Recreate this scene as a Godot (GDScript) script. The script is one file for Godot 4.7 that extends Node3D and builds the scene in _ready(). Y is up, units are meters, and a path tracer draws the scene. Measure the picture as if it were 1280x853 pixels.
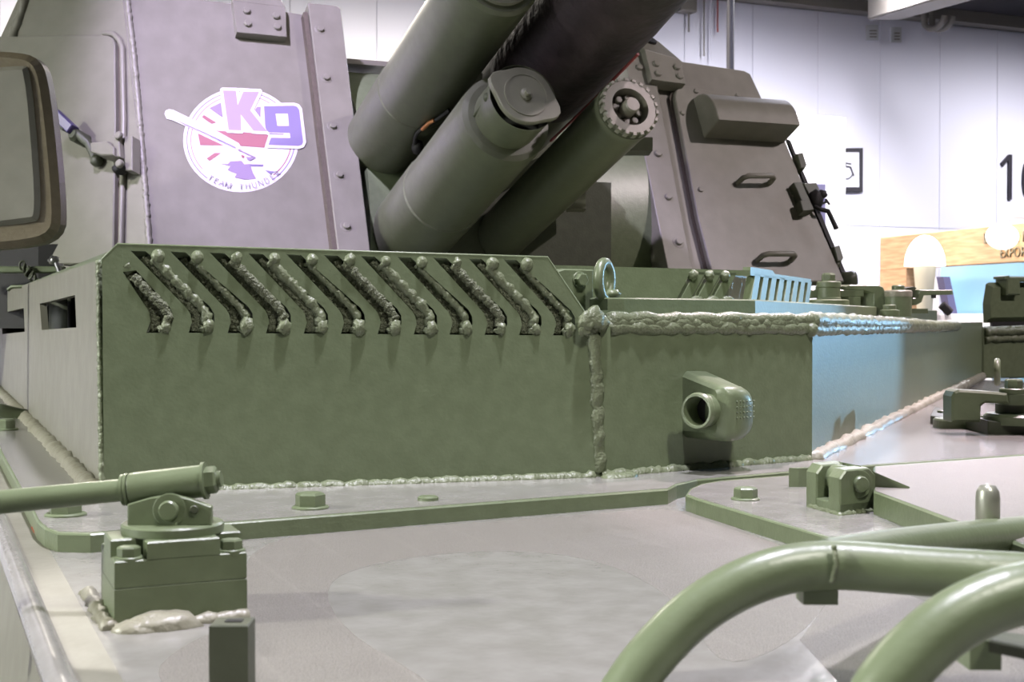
extends Node3D
# A self-propelled howitzer on a trade-fair stand, seen over its front deck.
# World: y up, metres. y = 0 is the lower deck plate, the hall floor lies 1.75 m below it.

const FOCAL := 1700.0            # focal length in pixels of the 1280 x 853 frame
const EYE := Vector3(0.0, 0.2222, 0.0)
const PLATE := 0.018             # top of the raised deck plates
const FLOOR := -1.75
const CEIL := 3.6
const WALL_Z := -10.5

var look := Basis()
var howitzer: Node3D
var mats := {}
var shared := {}
var rough_noise := FastNoiseLite.new()
var rng := RandomNumberGenerator.new()

# ---------------------------------------------------------------- measuring
func ray(px: float, py: float) -> Vector3:
	return look * Vector3((px - 640.0) / FOCAL, -(py - 426.5) / FOCAL, -1.0)

func on(px: float, py: float, p: Vector3, n: Vector3) -> Vector3:
	var d := ray(px, py)
	return EYE + d * ((p - EYE).dot(n) / d.dot(n))

func lev(px: float, py: float, y: float) -> Vector3:       # on a level surface at height y
	return on(px, py, Vector3(0, y, 0), Vector3.UP)

func deep(px: float, py: float, depth: float) -> Vector3:  # at a distance along the view
	return EYE + ray(px, py) * depth

func upright(px: float, py: float, a: Vector3, b: Vector3, off := 0.0) -> Vector3:  # on the upright face over the line a-b
	var n := (b - a).cross(Vector3.UP).normalized()
	if n.dot(EYE - a) < 0.0:
		n = -n
	return on(px, py, a + n * off, n)

func tur(px: float, py: float, off := 0.0) -> Vector3:     # on the sloping turret front
	var n := Vector3(0, 0.447, 0.894).normalized()
	return on(px, py, Vector3(0, 0.4, -3.5) + n * off, n)

const TN := Vector3(0, 0.4472, 0.8944)

func atz(px: float, py: float, z: float) -> Vector3:
	return on(px, py, Vector3(0, 0, z), Vector3(0, 0, 1))

# ---------------------------------------------------------------- mesh building
func mb() -> SurfaceTool:
	var st := SurfaceTool.new()
	st.begin(Mesh.PRIMITIVE_TRIANGLES)
	st.set_smooth_group(-1)
	return st

func tri(st: SurfaceTool, a: Vector3, b: Vector3, c: Vector3, out: Vector3) -> void:
	if (b - a).cross(c - a).dot(out) > 0.0:
		st.add_vertex(a); st.add_vertex(c); st.add_vertex(b)
	else:
		st.add_vertex(a); st.add_vertex(b); st.add_vertex(c)

func quad(st: SurfaceTool, a: Vector3, b: Vector3, c: Vector3, d: Vector3, out: Vector3) -> void:
	tri(st, a, b, c, out)
	tri(st, a, c, d, out)

func newell(p: Array) -> Vector3:
	var n := Vector3.ZERO
	for i in p.size():
		var a: Vector3 = p[i]
		var b: Vector3 = p[(i + 1) % p.size()]
		n += Vector3((a.y - b.y) * (a.z + b.z), (a.z - b.z) * (a.x + b.x), (a.x - b.x) * (a.y + b.y))
	return n.normalized()

func flat2(p: Array, n: Vector3) -> PackedVector2Array:
	var u := n.cross(Vector3(0.31, 0.87, 0.41)).normalized()
	var v := n.cross(u)
	var q := PackedVector2Array()
	for a in p:
		q.append(Vector2(u.dot(a - p[0]), v.dot(a - p[0])))
	return q

# A plate: the outline p (seen from outside) pushed back by ext; b chamfers the outer edge.
func prism(st: SurfaceTool, p: Array, ext: Vector3, b := 0.0) -> void:
	var n := newell(p)
	if n.dot(ext) > 0.0:
		p = p.duplicate()
		p.reverse()
		n = -n
	var q := flat2(p, n)
	var tris := Geometry2D.triangulate_polygon(q)
	var count := p.size()
	var top := p
	if b > 0.0:
		top = []
		for i in count:
			var prev: Vector3 = p[(i + count - 1) % count]
			var here: Vector3 = p[i]
			var next: Vector3 = p[(i + 1) % count]
			var e1 := (here - prev).normalized()
			var e2 := (next - here).normalized()
			var m1 := n.cross(e1)
			var m2 := n.cross(e2)
			var m := (m1 + m2)
			m = m / maxf(0.35, m.dot(m1))
			top.append(here + m * b)
	var ring := []
	for a in p:
		ring.append(a - n * b)
	for i in range(0, tris.size(), 3):
		tri(st, top[tris[i]], top[tris[i + 1]], top[tris[i + 2]], n)
		tri(st, p[tris[i]] + ext, p[tris[i + 1]] + ext, p[tris[i + 2]] + ext, -n)
	for i in count:
		var j := (i + 1) % count
		var side := (p[j] - p[i] as Vector3).cross(n)
		if b > 0.0:
			quad(st, top[i], top[j], ring[j], ring[i], side + n)
		quad(st, ring[i], ring[j], p[j] + ext, p[i] + ext, side)

func box(st: SurfaceTool, at: Vector3, x: Vector3, y: Vector3, z: Vector3, b := 0.0) -> void:  # centre and three half edges; chamfered on the +y face
	prism(st, [at - x + y - z, at + x + y - z, at + x + y + z, at - x + y + z], -2.0 * y, b)

func abox(st: SurfaceTool, lo: Vector3, hi: Vector3, b := 0.0) -> void:
	var c := (lo + hi) / 2.0
	var h := (hi - lo) / 2.0
	box(st, c, Vector3(h.x, 0, 0), Vector3(0, h.y, 0), Vector3(0, 0, h.z), b)

func frame_of(axis: Vector3) -> Basis:      # a basis whose y is the axis
	var y := axis.normalized()
	var x := y.cross(Vector3(0.13, 0.21, 0.97)).normalized()
	if absf(y.dot(Vector3(0.13, 0.21, 0.97))) > 0.97:
		x = y.cross(Vector3.RIGHT).normalized()
	return Basis(x, y, x.cross(y))

# A turned shape: rows of (radius, height along the axis); hard edges where hard is true.
func lathe(st: SurfaceTool, at: Vector3, axis: Vector3, rows: Array, sides := 28, hard := true, turn := 0.0) -> void:
	var f := frame_of(axis)
	for k in rows.size() - 1:
		var r0: float = rows[k][0]
		var r1: float = rows[k + 1][0]
		var h0: float = rows[k][1]
		var h1: float = rows[k + 1][1]
		var slope := Vector2(h1 - h0, r0 - r1)      # outward radius part, along part
		if slope.length() < 1e-9:
			continue
		st.set_smooth_group((1 + k % 30 if hard else 1) if sides > 8 else -1)
		if absf(h1 - h0) < 1e-7 and hard:
			st.set_smooth_group(-1)
		for i in sides:
			var a := TAU * i / sides + turn
			var c := TAU * (i + 1) / sides + turn
			var da := f.x * cos(a) + f.z * sin(a)
			var dc := f.x * cos(c) + f.z * sin(c)
			var out := (da + dc).normalized() * slope.x + f.y * slope.y
			var p0 := at + da * r0 + f.y * h0
			var p1 := at + dc * r0 + f.y * h0
			var p2 := at + dc * r1 + f.y * h1
			var p3 := at + da * r1 + f.y * h1
			if r0 > 0.0:
				tri(st, p0, p1, p2, out)
			if r1 > 0.0:
				tri(st, p0, p2, p3, out)
	st.set_smooth_group(-1)

func smooth_path(p: Array, steps: int) -> Array:        # Catmull-Rom through the points
	var q := []
	for i in p.size() - 1:
		var a: Vector3 = p[maxi(i - 1, 0)]
		var b: Vector3 = p[i]
		var c: Vector3 = p[i + 1]
		var d: Vector3 = p[mini(i + 2, p.size() - 1)]
		for k in steps:
			q.append(b.cubic_interpolate(c, a, d, float(k) / steps))
	q.append(p[-1])
	return q

func tube(st: SurfaceTool, p: Array, radius, sides := 14, lump := 0.0, closed := false) -> void:
	var rings := []
	var x := Vector3.ZERO
	var count := p.size()
	for i in count:
		var d: Vector3 = (p[mini(i + 1, count - 1)] - p[maxi(i - 1, 0)])
		if closed:
			d = p[(i + 1) % count] - p[(i + count - 1) % count]
		d = d.normalized()
		x = frame_of(d).x if i == 0 else (x - d * x.dot(d)).normalized()
		var y := d.cross(x)
		var r: float = radius[i] if radius is Array else radius
		var ring := []
		for k in sides:
			var a := TAU * k / sides
			var o := x * cos(a) + y * sin(a)
			var w := 1.0
			if lump > 0.0:
				w = 1.0 + lump * rough_noise.get_noise_3dv((p[i] + o * r) / maxf(r, 0.001) * 0.8)
			ring.append(p[i] + o * r * w)
		rings.append(ring)
	st.set_smooth_group(1)
	var last := count if closed else count - 1
	for i in last:
		var j := (i + 1) % count
		var shift := 0
		for k in sides:
			var l := (k + 1) % sides
			var mid: Vector3 = (rings[i][k] + rings[i][l]) / 2.0 - p[i]
			quad(st, rings[i][k], rings[i][l], rings[j][(l + shift) % sides], rings[j][(k + shift) % sides], mid)
	if not closed:
		st.set_smooth_group(2 if lump == 0.0 else 1)
		for e in [0, count - 1]:
			var out: Vector3 = p[0] - p[1] if e == 0 else p[count - 1] - p[count - 2]
			for k in sides:
				tri(st, p[e], rings[e][k], rings[e][(k + 1) % sides], out)
	st.set_smooth_group(-1)

func bead(st: SurfaceTool, p: Array, r: float, lump := 0.55, step := 0.55) -> void:   # a weld run: a lumpy rope
	var q := []
	var rs := []
	for i in p.size() - 1:
		var a: Vector3 = p[i]
		var b: Vector3 = p[i + 1]
		var n := maxi(2, int(a.distance_to(b) / (r * step)))
		n = mini(n, 160)
		for k in n:
			q.append(a.lerp(b, float(k) / n))
	q.append(p[-1])
	for i in q.size():
		var w := rough_noise.get_noise_2d(i * 0.9, r * 4000.0)
		rs.append(r * (0.95 + 0.22 * w + 0.07 * sin(i * 1.1)))
		q[i] += Vector3(rough_noise.get_noise_2d(i * 0.5, 7.0), rough_noise.get_noise_2d(i * 0.5, 91.0), rough_noise.get_noise_2d(i * 0.5, 37.0)) * r * 0.25
	tube(st, q, rs, 12, lump * 0.55)

func blob(st: SurfaceTool, at: Vector3, r: Vector3, lump := 0.25, rings := 8, sides := 12, b := Basis()) -> void:
	st.set_smooth_group(1)
	var g := []
	for i in rings + 1:
		var row := []
		var th := PI * i / rings
		for k in sides:
			var a := TAU * k / sides
			var d := Vector3(sin(th) * cos(a), cos(th), sin(th) * sin(a))
			var w := 1.0 + lump * rough_noise.get_noise_3dv(d * 1.6 + at * 40.0)
			row.append(at + b * (d * r * w))
		g.append(row)
	for i in rings:
		for k in sides:
			var l := (k + 1) % sides
			var out: Vector3 = (g[i][k] + g[i + 1][l]) / 2.0 - at
			if i > 0:
				tri(st, g[i][k], g[i][l], g[i + 1][l], out)
			if i < rings - 1:
				tri(st, g[i][k], g[i + 1][l], g[i + 1][k], out)
	st.set_smooth_group(-1)

func loft(st: SurfaceTool, rows: Array, caps := true) -> void:     # rows of equally long closed rings
	st.set_smooth_group(1)
	for i in rows.size() - 1:
		var mid := Vector3.ZERO
		for a in rows[i]:
			mid += a
		mid /= rows[i].size()
		var n: int = rows[i].size()
		for k in n:
			var l := (k + 1) % n
			quad(st, rows[i][k], rows[i][l], rows[i + 1][l], rows[i + 1][k], rows[i][k] - mid)
	if caps:
		for e in [0, rows.size() - 1]:
			st.set_smooth_group(2 + e)
			var mid := Vector3.ZERO
			for a in rows[e]:
				mid += a
			mid /= rows[e].size()
			var out: Vector3 = rows[0][0] - rows[1][0] if e == 0 else rows[e][0] - rows[e - 1][0]
			for k in rows[e].size():
				tri(st, mid, rows[e][k], rows[e][(k + 1) % rows[e].size()], out)
	st.set_smooth_group(-1)

func put(called: String, st: SurfaceTool, m: Material, parent: Node3D = null, shade_flat := false) -> MeshInstance3D:
	st.generate_normals()
	var a := st.commit_to_arrays()
	var v: PackedVector3Array = a[Mesh.ARRAY_VERTEX]
	var lo := v[0]
	var hi := v[0]
	for p in v:
		lo = lo.min(p)
		hi = hi.max(p)
	var mid := Vector3((lo.x + hi.x) / 2.0, lo.y, (lo.z + hi.z) / 2.0)
	for i in v.size():
		v[i] -= mid
	a[Mesh.ARRAY_VERTEX] = v
	var me := ArrayMesh.new()
	me.add_surface_from_arrays(Mesh.PRIMITIVE_TRIANGLES, a)
	me.surface_set_material(0, m)
	var o := MeshInstance3D.new()
	o.name = called
	o.mesh = me
	if parent == null:
		add_child(o, true)
	else:
		parent.add_child(o, true)
	o.global_position = mid
	return o

func tag(o: Node, label: String, category := "", group := "", kind := "") -> Node:
	if label != "":
		o.set_meta("label", label)
	if category != "":
		o.set_meta("category", category)
	if group != "":
		o.set_meta("group", group)
	if kind != "":
		o.set_meta("kind", kind)
	return o

func thing(called: String, label: String, category: String, at: Vector3, group := "") -> Node3D:
	var o := Node3D.new()
	o.name = called
	add_child(o, true)
	o.position = at
	tag(o, label, category, group)
	return o

# ---------------------------------------------------------------- bolts
func bolt_mesh(kind: String) -> Mesh:
	if not shared.has(kind):
		var st := mb()
		if kind == "hex":
			lathe(st, Vector3.ZERO, Vector3.UP, [[1.22, -0.3], [1.22, 0.12], [1.1, 0.2], [0, 0.2]], 20)
			lathe(st, Vector3.ZERO, Vector3.UP, [[1.0, 0.0], [1.0, 0.92], [0.86, 1.05], [0, 1.05]], 6)
		elif kind == "round":
			lathe(st, Vector3.ZERO, Vector3.UP, [[1.0, -0.3], [1.0, 0.45], [0.8, 0.7], [0, 0.75]], 18)
		elif kind == "flat":
			lathe(st, Vector3.ZERO, Vector3.UP, [[1.0, -0.3], [0.95, 0.3], [0.75, 0.42], [0, 0.42]], 18)
		elif kind == "washer_round":
			lathe(st, Vector3.ZERO, Vector3.UP, [[1.7, -0.1], [1.7, 0.06], [1.6, 0.1], [0, 0.1]], 22)
			lathe(st, Vector3.ZERO, Vector3.UP, [[1.0, 0.0], [1.0, 0.6], [0.85, 0.8], [0, 0.85]], 16)
		st.generate_normals()
		shared[kind] = st.commit()
	return shared[kind]

func bolt(parent: Node3D, at: Vector3, n: Vector3, r: float, kind := "hex", m: Material = null, called := "bolt", turn := 0.3) -> void:
	var o := MeshInstance3D.new()
	o.name = called
	o.mesh = bolt_mesh(kind)
	o.material_override = m if m else mats.olive
	parent.add_child(o, true)
	o.global_transform = Transform3D(frame_of(n) * Basis(Vector3.UP, turn) * Basis.from_scale(Vector3.ONE * r), at)

# ---------------------------------------------------------------- materials
func noise_tex(freq: float, kind: int, lo: Color, hi: Color, octaves := 4, size := 512, from := 0.0, to := 1.0) -> NoiseTexture2D:
	var n := FastNoiseLite.new()
	n.noise_type = kind
	n.frequency = freq
	n.fractal_octaves = octaves
	n.seed = 11
	var t := NoiseTexture2D.new()
	t.width = size
	t.height = size
	t.seamless = true
	t.noise = n
	var g := Gradient.new()
	g.set_color(0, lo)
	g.set_color(1, hi)
	g.set_offset(0, from)
	g.set_offset(1, to)
	t.color_ramp = g
	return t

func mat(called: String, c: Color, rough: float, metal := 0.0, tint: Texture2D = null, relief: Texture2D = null, relief_cm := 0.0, scale := 4.0) -> StandardMaterial3D:
	var m := StandardMaterial3D.new()
	m.resource_name = called
	m.albedo_color = c
	m.roughness = rough
	m.metallic = metal
	m.uv1_triplanar = true
	m.uv1_world_triplanar = true
	m.uv1_scale = Vector3.ONE * scale
	if tint:
		m.albedo_texture = tint
	if relief:
		m.heightmap_enabled = true
		m.heightmap_texture = relief
		m.heightmap_scale = relief_cm
	mats[called] = m
	return m

func make_materials() -> void:
	var cloudy := noise_tex(0.012, FastNoiseLite.TYPE_SIMPLEX_SMOOTH, Color(0.93, 0.93, 0.92), Color(1, 1, 1), 5, 512, 0.2, 0.8)
	var peel := noise_tex(0.05, FastNoiseLite.TYPE_SIMPLEX, Color(0.3, 0.3, 0.3), Color(0.8, 0.8, 0.8), 3)
	var grit := noise_tex(0.11, FastNoiseLite.TYPE_SIMPLEX, Color(0, 0, 0), Color(1, 1, 1), 3, 512, 0.25, 0.75)
	var grit_tint := noise_tex(0.09, FastNoiseLite.TYPE_SIMPLEX, Color(0.45, 0.45, 0.43), Color(1, 1, 1), 3, 512, 0.2, 0.4)
	var rope := noise_tex(0.03, FastNoiseLite.TYPE_SIMPLEX, Color(0, 0, 0), Color(1, 1, 1), 4)
	mat("olive", Color8(103, 114, 87), 0.36, 0.0, cloudy, peel, 0.035, 5.0)
	mat("deck", Color8(133, 132, 127), 0.2, 0.0, cloudy, peel, 0.025, 3.0)
	mat("grit", Color8(132, 129, 121), 0.42, 0.0, grit_tint, grit, 0.06, 13.0)
	mat("weld", Color8(104, 112, 87), 0.42, 0.0, cloudy, rope, 0.12, 9.0)
	mat("burnt", Color8(100, 106, 82), 0.6, 0.0, grit_tint, rope, 0.35, 12.0)
	mat("turret", Color8(121, 120, 108), 0.45, 0.0, cloudy, peel, 0.03, 2.0)
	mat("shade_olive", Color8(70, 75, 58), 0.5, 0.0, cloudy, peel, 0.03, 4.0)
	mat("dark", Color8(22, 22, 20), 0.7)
	mat("gun_olive", Color8(88, 92, 74), 0.42, 0.0, cloudy, peel, 0.03, 4.0)
	mat("rim_brown", Color8(108, 100, 80), 0.38, 0.0, cloudy, rope, 0.05, 6.0)
	mat("worn_steel", Color8(150, 152, 138), 0.3, 0.5)
	mat("canvas", Color8(52, 42, 44), 0.6, 0.0, noise_tex(0.012, FastNoiseLite.TYPE_SIMPLEX_SMOOTH, Color(0.5, 0.42, 0.45), Color(1, 0.95, 1), 5, 512, 0.25, 0.75), rope, 0.3, 1.3)
	mat("seal", Color8(84, 77, 66), 0.7, 0.0, cloudy, rope, 0.1, 8.0)
	mat("handle_grip", Color8(74, 66, 110), 0.4)
	mat("steel", Color8(170, 170, 165), 0.28, 0.9)
	mat("lip", Color8(140, 138, 122), 0.4, 0.0, cloudy, rope, 0.1, 6.0)
	mat("rust", Color8(150, 74, 44), 0.7)
	mat("hose_red", Color8(150, 70, 70), 0.5)
	mat("copper", Color8(186, 130, 84), 0.35, 0.7)
	mat("wall_white", Color8(220, 221, 238), 0.75, 0.0, null, null, 0.0, 1.0)
	mat("joint_grey", Color8(178, 178, 192), 0.8)
	mat("panel_white", Color8(228, 228, 233), 0.6)
	mat("ceiling_dark", Color8(62, 62, 66), 0.85)
	mat("beam_grey", Color8(120, 116, 112), 0.6)
	mat("black_paint", Color8(38, 36, 46), 0.6)
	mat("slate", Color8(84, 80, 108), 0.6)
	mat("floor_grey", Color8(70, 68, 70), 0.8)
	mat("blue_panel", Color8(140, 182, 208), 0.5)
	mat("beige", Color8(196, 186, 162), 0.6)
	mat("letter", Color8(120, 110, 84), 0.6)
	var wood := noise_tex(0.01, FastNoiseLite.TYPE_SIMPLEX, Color(0.82, 0.78, 0.72), Color(1, 1, 1), 4)
	var w := mat("timber", Color8(212, 170, 128), 0.55, 0.0, wood)
	w.uv1_scale = Vector3(0.6, 6.0, 0.6)
	var lamp := mat("lamp_glow", Color8(255, 255, 255), 0.5)
	lamp.emission_enabled = true
	lamp.emission = Color8(255, 252, 244)
	lamp.emission_energy_multiplier = 1.6
	var print_ink := mat("print", Color8(255, 255, 255), 0.45)
	print_ink.vertex_color_use_as_albedo = true

# ---------------------------------------------------------------- lamps
func stage_lamp(at: Vector3, target: Vector3, angle: float, energy: float, c: Color, label: String, edge := 0.5, size := 0.06) -> void:
	var t := thing("stage_lamp", label, "lamp", at, "stage lamps under the hall ceiling")
	var d := (target - at).normalized()
	var st := mb()
	lathe(st, at, d, [[0.0, -0.34], [0.07, -0.34], [0.09, -0.3], [0.09, -0.1], [0.13, 0.0], [0.12, 0.0], [0.1, -0.04], [0.0, -0.04]], 24)
	put("housing", st, mats.black_paint, t)
	st = mb()
	lathe(st, at, d, [[0.0, -0.03], [0.098, -0.03], [0.098, -0.034], [0.0, -0.034]], 24)
	put("lens", st, mats.lamp_glow, t)
	st = mb()
	tube(st, [at - d * 0.2, Vector3(at.x, at.y + 0.2, at.z) - d * 0.2, Vector3(at.x, CEIL, at.z) - Vector3(d.x, 0, d.z) * 0.2], 0.015, 8)
	put("hanger", st, mats.black_paint, t)
	var l := SpotLight3D.new()
	l.name = "beam"
	l.light_color = c
	l.light_energy = energy
	l.spot_angle = angle
	l.spot_angle_attenuation = edge
	l.spot_range = 30.0
	l.spot_attenuation = 2.0
	l.light_size = size
	l.shadow_enabled = true
	t.add_child(l, true)
	l.global_transform = Transform3D(Basis(), at + d * 0.01).looking_at(target, Vector3.UP if absf(d.y) < 0.99 else Vector3.RIGHT)

func hall_lamp(at: Vector3, energy: float, c: Color, label: String) -> void:
	var t := thing("hall_lamp", label, "lamp", at, "round lamps of the hall ceiling")
	var st := mb()
	lathe(st, at, Vector3.UP, [[0.0, 0.02], [0.2, 0.02], [0.22, 0.0], [0.24, 0.0], [0.22, 0.08], [0.08, 0.16], [0.05, CEIL - at.y], [0, CEIL - at.y]], 28)
	put("housing", st, mats.beam_grey, t)
	st = mb()
	lathe(st, at, Vector3.DOWN, [[0.2, -0.015], [0.2, -0.01], [0.0, -0.01]], 28)
	put("diffuser", st, mats.lamp_glow, t)
	var l := SpotLight3D.new()
	l.name = "glow"
	l.light_color = c
	l.light_energy = energy
	l.spot_angle = 86.0
	l.spot_angle_attenuation = 1.0
	l.spot_range = 40.0
	l.spot_attenuation = 2.0
	l.light_size = 0.2
	l.shadow_enabled = true
	t.add_child(l, true)
	l.global_transform = Transform3D(Basis(Vector3.RIGHT, -PI / 2), at + Vector3(0, -0.03, 0))

# ================================================================ the scene
func _ready() -> void:
	rough_noise.seed = 5
	rough_noise.frequency = 0.7
	rough_noise.fractal_octaves = 3
	rng.seed = 20
	look = Basis(Vector3.UP, deg_to_rad(-23.0)) * Basis(Vector3.RIGHT, -atan(26.5 / FOCAL))
	var cam := Camera3D.new()
	cam.name = "camera"
	var lens := CameraAttributesPhysical.new()
	lens.frustum_focal_length = 47.85
	lens.frustum_focus_distance = 1.9
	lens.exposure_aperture = 18.0
	lens.frustum_near = 0.02
	lens.frustum_far = 200.0
	cam.attributes = lens
	add_child(cam)
	cam.transform = Transform3D(look, EYE)
	cam.fov = rad_to_deg(2.0 * atan(426.5 / FOCAL))
	cam.near = 0.02
	cam.far = 200.0
	cam.current = true
	var env := Environment.new()
	env.background_mode = Environment.BG_COLOR
	env.background_color = Color(0.02, 0.02, 0.025)
	env.tonemap_mode = Environment.TONE_MAPPER_LINEAR
	env.tonemap_exposure = 1.0
	env.sdfgi_enabled = true
	env.ssao_enabled = true
	env.ssil_enabled = true
	var we := WorldEnvironment.new()
	we.name = "environment"
	we.environment = env
	add_child(we)
	make_materials()
	lights()
	hall()
	booth()
	build_howitzer()

func lights() -> void:
	var white := Color(1.0, 0.96, 0.95)
	stage_lamp(Vector3(0.8, 3.25, -1.15), Vector3(0.8, 0.0, -1.3), 35, 20, Color(0.95, 0.93, 1.0), "black stage lamp hung straight over the front deck of the howitzer", 0.7, 0.1)
	stage_lamp(Vector3(0.9, 3.1, 1.0), Vector3(0.85, 0.0, -1.3), 20, 10, Color(1.0, 0.98, 0.95), "black stage lamp behind the visitor aimed at the slotted box", 0.5, 0.15)
	stage_lamp(Vector3(-0.7, 3.2, -1.9), Vector3(1.02, 0.8, -3.6), 14, 38, Color(0.88, 0.82, 1.0), "black stage lamp with violet light over the emblem side", 0.7)
	stage_lamp(Vector3(3.0, 3.2, -2.8), Vector3(1.95, 0.0, -2.1), 24, 28, Color(1.0, 0.9, 0.95), "black stage lamp with pink light over the hinged deck plates", 0.8)
	stage_lamp(Vector3(4.2, 3.2, -0.6), Vector3(2.9, 0.3, -3.4), 32, 13, Color(1.0, 0.93, 0.95), "black stage lamp aimed at the clamps on the right deck", 0.7)
	stage_lamp(Vector3(5.6, 0.55, -2.75), Vector3(1.52, 0.14, -1.99), 4.3, 12, Color(0.615, 0.826, 1.0), "black stage lamp with narrow blue beam, hung low beside the howitzer", 0.1)
	var spots := ["leftmost", "second from the left", "second from the right", "rightmost"]
	var where := [0.5, 3.4, 6.5, 9.8]
	for i in 4:
		hall_lamp(Vector3(where[i], 3.35, -8.4), 46 if i < 2 else 36, Color(1.0, 0.965, 0.91) if i < 2 else Color(0.98, 0.965, 0.97), "round grey hall lamp near the white back wall, %s of four" % spots[i])
	hall_lamp(Vector3(-4.6, 2.7, -2.2), 150, Color(1.0, 1.0, 0.95), "round grey hall lamp over the left side of the howitzer")
	hall_lamp(Vector3(6.5, 3.35, -3.4), 10, Color(0.94, 0.95, 1.0), "round grey hall lamp over the right side of the howitzer")
	hall_lamp(Vector3(5.5, 3.35, -6.4), 26, Color(0.9, 0.91, 1.0), "round grey hall lamp behind the turret")

# ---------------------------------------------------------------- hall
func slab(called: String, lo: Vector3, hi: Vector3, m: Material) -> MeshInstance3D:
	var st := mb()
	abox(st, lo, hi)
	var o := put(called, st, m)
	tag(o, "", "", "", "structure")
	return o

func hall() -> void:
	tag(slab("floor", Vector3(-6, FLOOR - 0.2, WALL_Z), Vector3(14, FLOOR, 8), mats.floor_grey), "grey hall floor under the howitzer", "floor")
	tag(slab("ceiling", Vector3(-6, CEIL, WALL_Z), Vector3(14, CEIL + 0.2, 8), mats.ceiling_dark), "dark hall ceiling behind the beam", "ceiling")
	tag(slab("wall_left", Vector3(-6.2, FLOOR - 0.2, WALL_Z), Vector3(-6, CEIL + 0.2, 8), mats.wall_white), "white hall wall on the left side", "wall")
	tag(slab("wall_right", Vector3(14, FLOOR - 0.2, WALL_Z), Vector3(14.2, CEIL + 0.2, 8), mats.ceiling_dark), "dark hall wall on the right side", "wall")
	tag(slab("wall_front", Vector3(-6.2, FLOOR - 0.2, 8), Vector3(14.2, CEIL + 0.2, 8.2), mats.ceiling_dark), "dark hall wall opposite the howitzer", "wall")
	# back wall: a carcass with tall white panels standing in front of it, joints between them
	var top := atz(1100, 22, WALL_Z).y
	var seam := atz(1090, 283, WALL_Z).y
	var back := slab("wall_back", Vector3(-6.2, FLOOR - 0.2, WALL_Z - 0.3), Vector3(14.2, CEIL + 0.2, WALL_Z - 0.02), mats.joint_grey)
	tag(back, "white panelled hall wall behind the howitzer", "wall")
	var x0 := atz(1022, 150, WALL_Z).x
	var step := atz(1100, 150, WALL_Z).x - x0
	var g := 0.0025
	var k := -int((x0 + 6.0) / step) - 1
	while x0 + k * step < 14.0:
		var a := maxf(x0 + k * step, -6.0)
		var b := minf(x0 + (k + 1) * step, 14.0)
		k += 1
		if b - a < 0.05:
			continue
		for band in [[seam, top], [FLOOR, seam]]:
			var st := mb()
			prism(st, [Vector3(a + g, band[0] + g, WALL_Z), Vector3(b - g, band[0] + g, WALL_Z), Vector3(b - g, band[1] - g, WALL_Z), Vector3(a + g, band[1] - g, WALL_Z)], Vector3(0, 0, -0.018))
			put("panel", st, mats.wall_white, back)
	# dark gear above the wall
	var st := mb()
	abox(st, Vector3(-6, top, WALL_Z + 0.02), Vector3(14, top + 0.12, WALL_Z + 0.16), 0.01)
	tag(put("trim_1", st, mats.beam_grey), "grey metal rail along the top of the white wall", "rail", "", "structure")
	# slotted ceiling beam running towards the visitor
	var p0 := deep(1106, 23, 11.5)
	var p1 := deep(1275, -26, 8.2)
	var d := (p1 - p0).normalized()
	var s := d.cross(Vector3.UP).normalized()
	var t := thing("ceiling_beam", "grey slotted steel channel hanging below the dark ceiling", "beam", p0)
	st = mb()
	var wd := 0.13
	box(st, (p0 + p1) / 2.0, s * wd, Vector3.UP * 0.012, (p1 - p0) / 2.0)
	box(st, (p0 + p1) / 2.0 - s * wd + Vector3.UP * 0.09, s * 0.012, Vector3.UP * 0.09, (p1 - p0) / 2.0)
	box(st, (p0 + p1) / 2.0 + s * wd + Vector3.UP * 0.09, s * 0.012, Vector3.UP * 0.09, (p1 - p0) / 2.0)
	put("channel", st, mats.beam_grey, t)
	for i in 5:
		st = mb()
		box(st, p0.lerp(p1, 0.12 + 0.19 * i) - s * (wd + 0.012) + Vector3.UP * 0.08, s * 0.004, Vector3.UP * 0.03, d * 0.1)
		put("slot", st, mats.dark, t)
	for f in [0.15, 0.85]:
		var q := p0.lerp(p1, f)
		st = mb()
		tube(st, [q, Vector3(q.x, CEIL, q.z)], 0.02, 8)
		put("hanger", st, mats.beam_grey, t)
	# ducts and a light-grey pipe under the ceiling along the wall
	for row in [[1, 0.6, 0.10, 0.1], [2, 1.2, 0.16, 0.05], [3, 3.0, 0.12, 0.12]]:
		st = mb()
		var z: float = WALL_Z + row[1]
		var y: float = top + row[3] + row[2] + 0.16
		tube(st, [Vector3(3.0, y, z), Vector3(13.8, y, z)], row[2], 14)
		var words := ["", "thin grey duct nearest the white wall under the ceiling", "thick grey duct in the middle under the ceiling", "grey duct farthest from the white wall under the ceiling"]
		tag(put("ceiling_duct", st, mats.beam_grey), words[row[0]], "duct", "ducts above the white wall")
	# a coiled pair of cables hanging at the wall top
	st = mb()
	for off in [0.0, 0.09]:
		var c := atz(1168, 30, WALL_Z + 0.35) + Vector3(off, 0, 0)
		var q := []
		for i in 13:
			var a := PI * i / 12.0 + PI
			q.append(c + Vector3(0.0, sin(a) * 0.09 + 0.05, cos(a) * 0.14))
		q.push_front(q[0] + Vector3(0, CEIL - q[0].y, 0))
		tube(st, q, 0.03, 8)
	tag(put("cable_loop", st, mats.beam_grey), "grey cable loops hanging over the top of the white wall", "cable")
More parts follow.
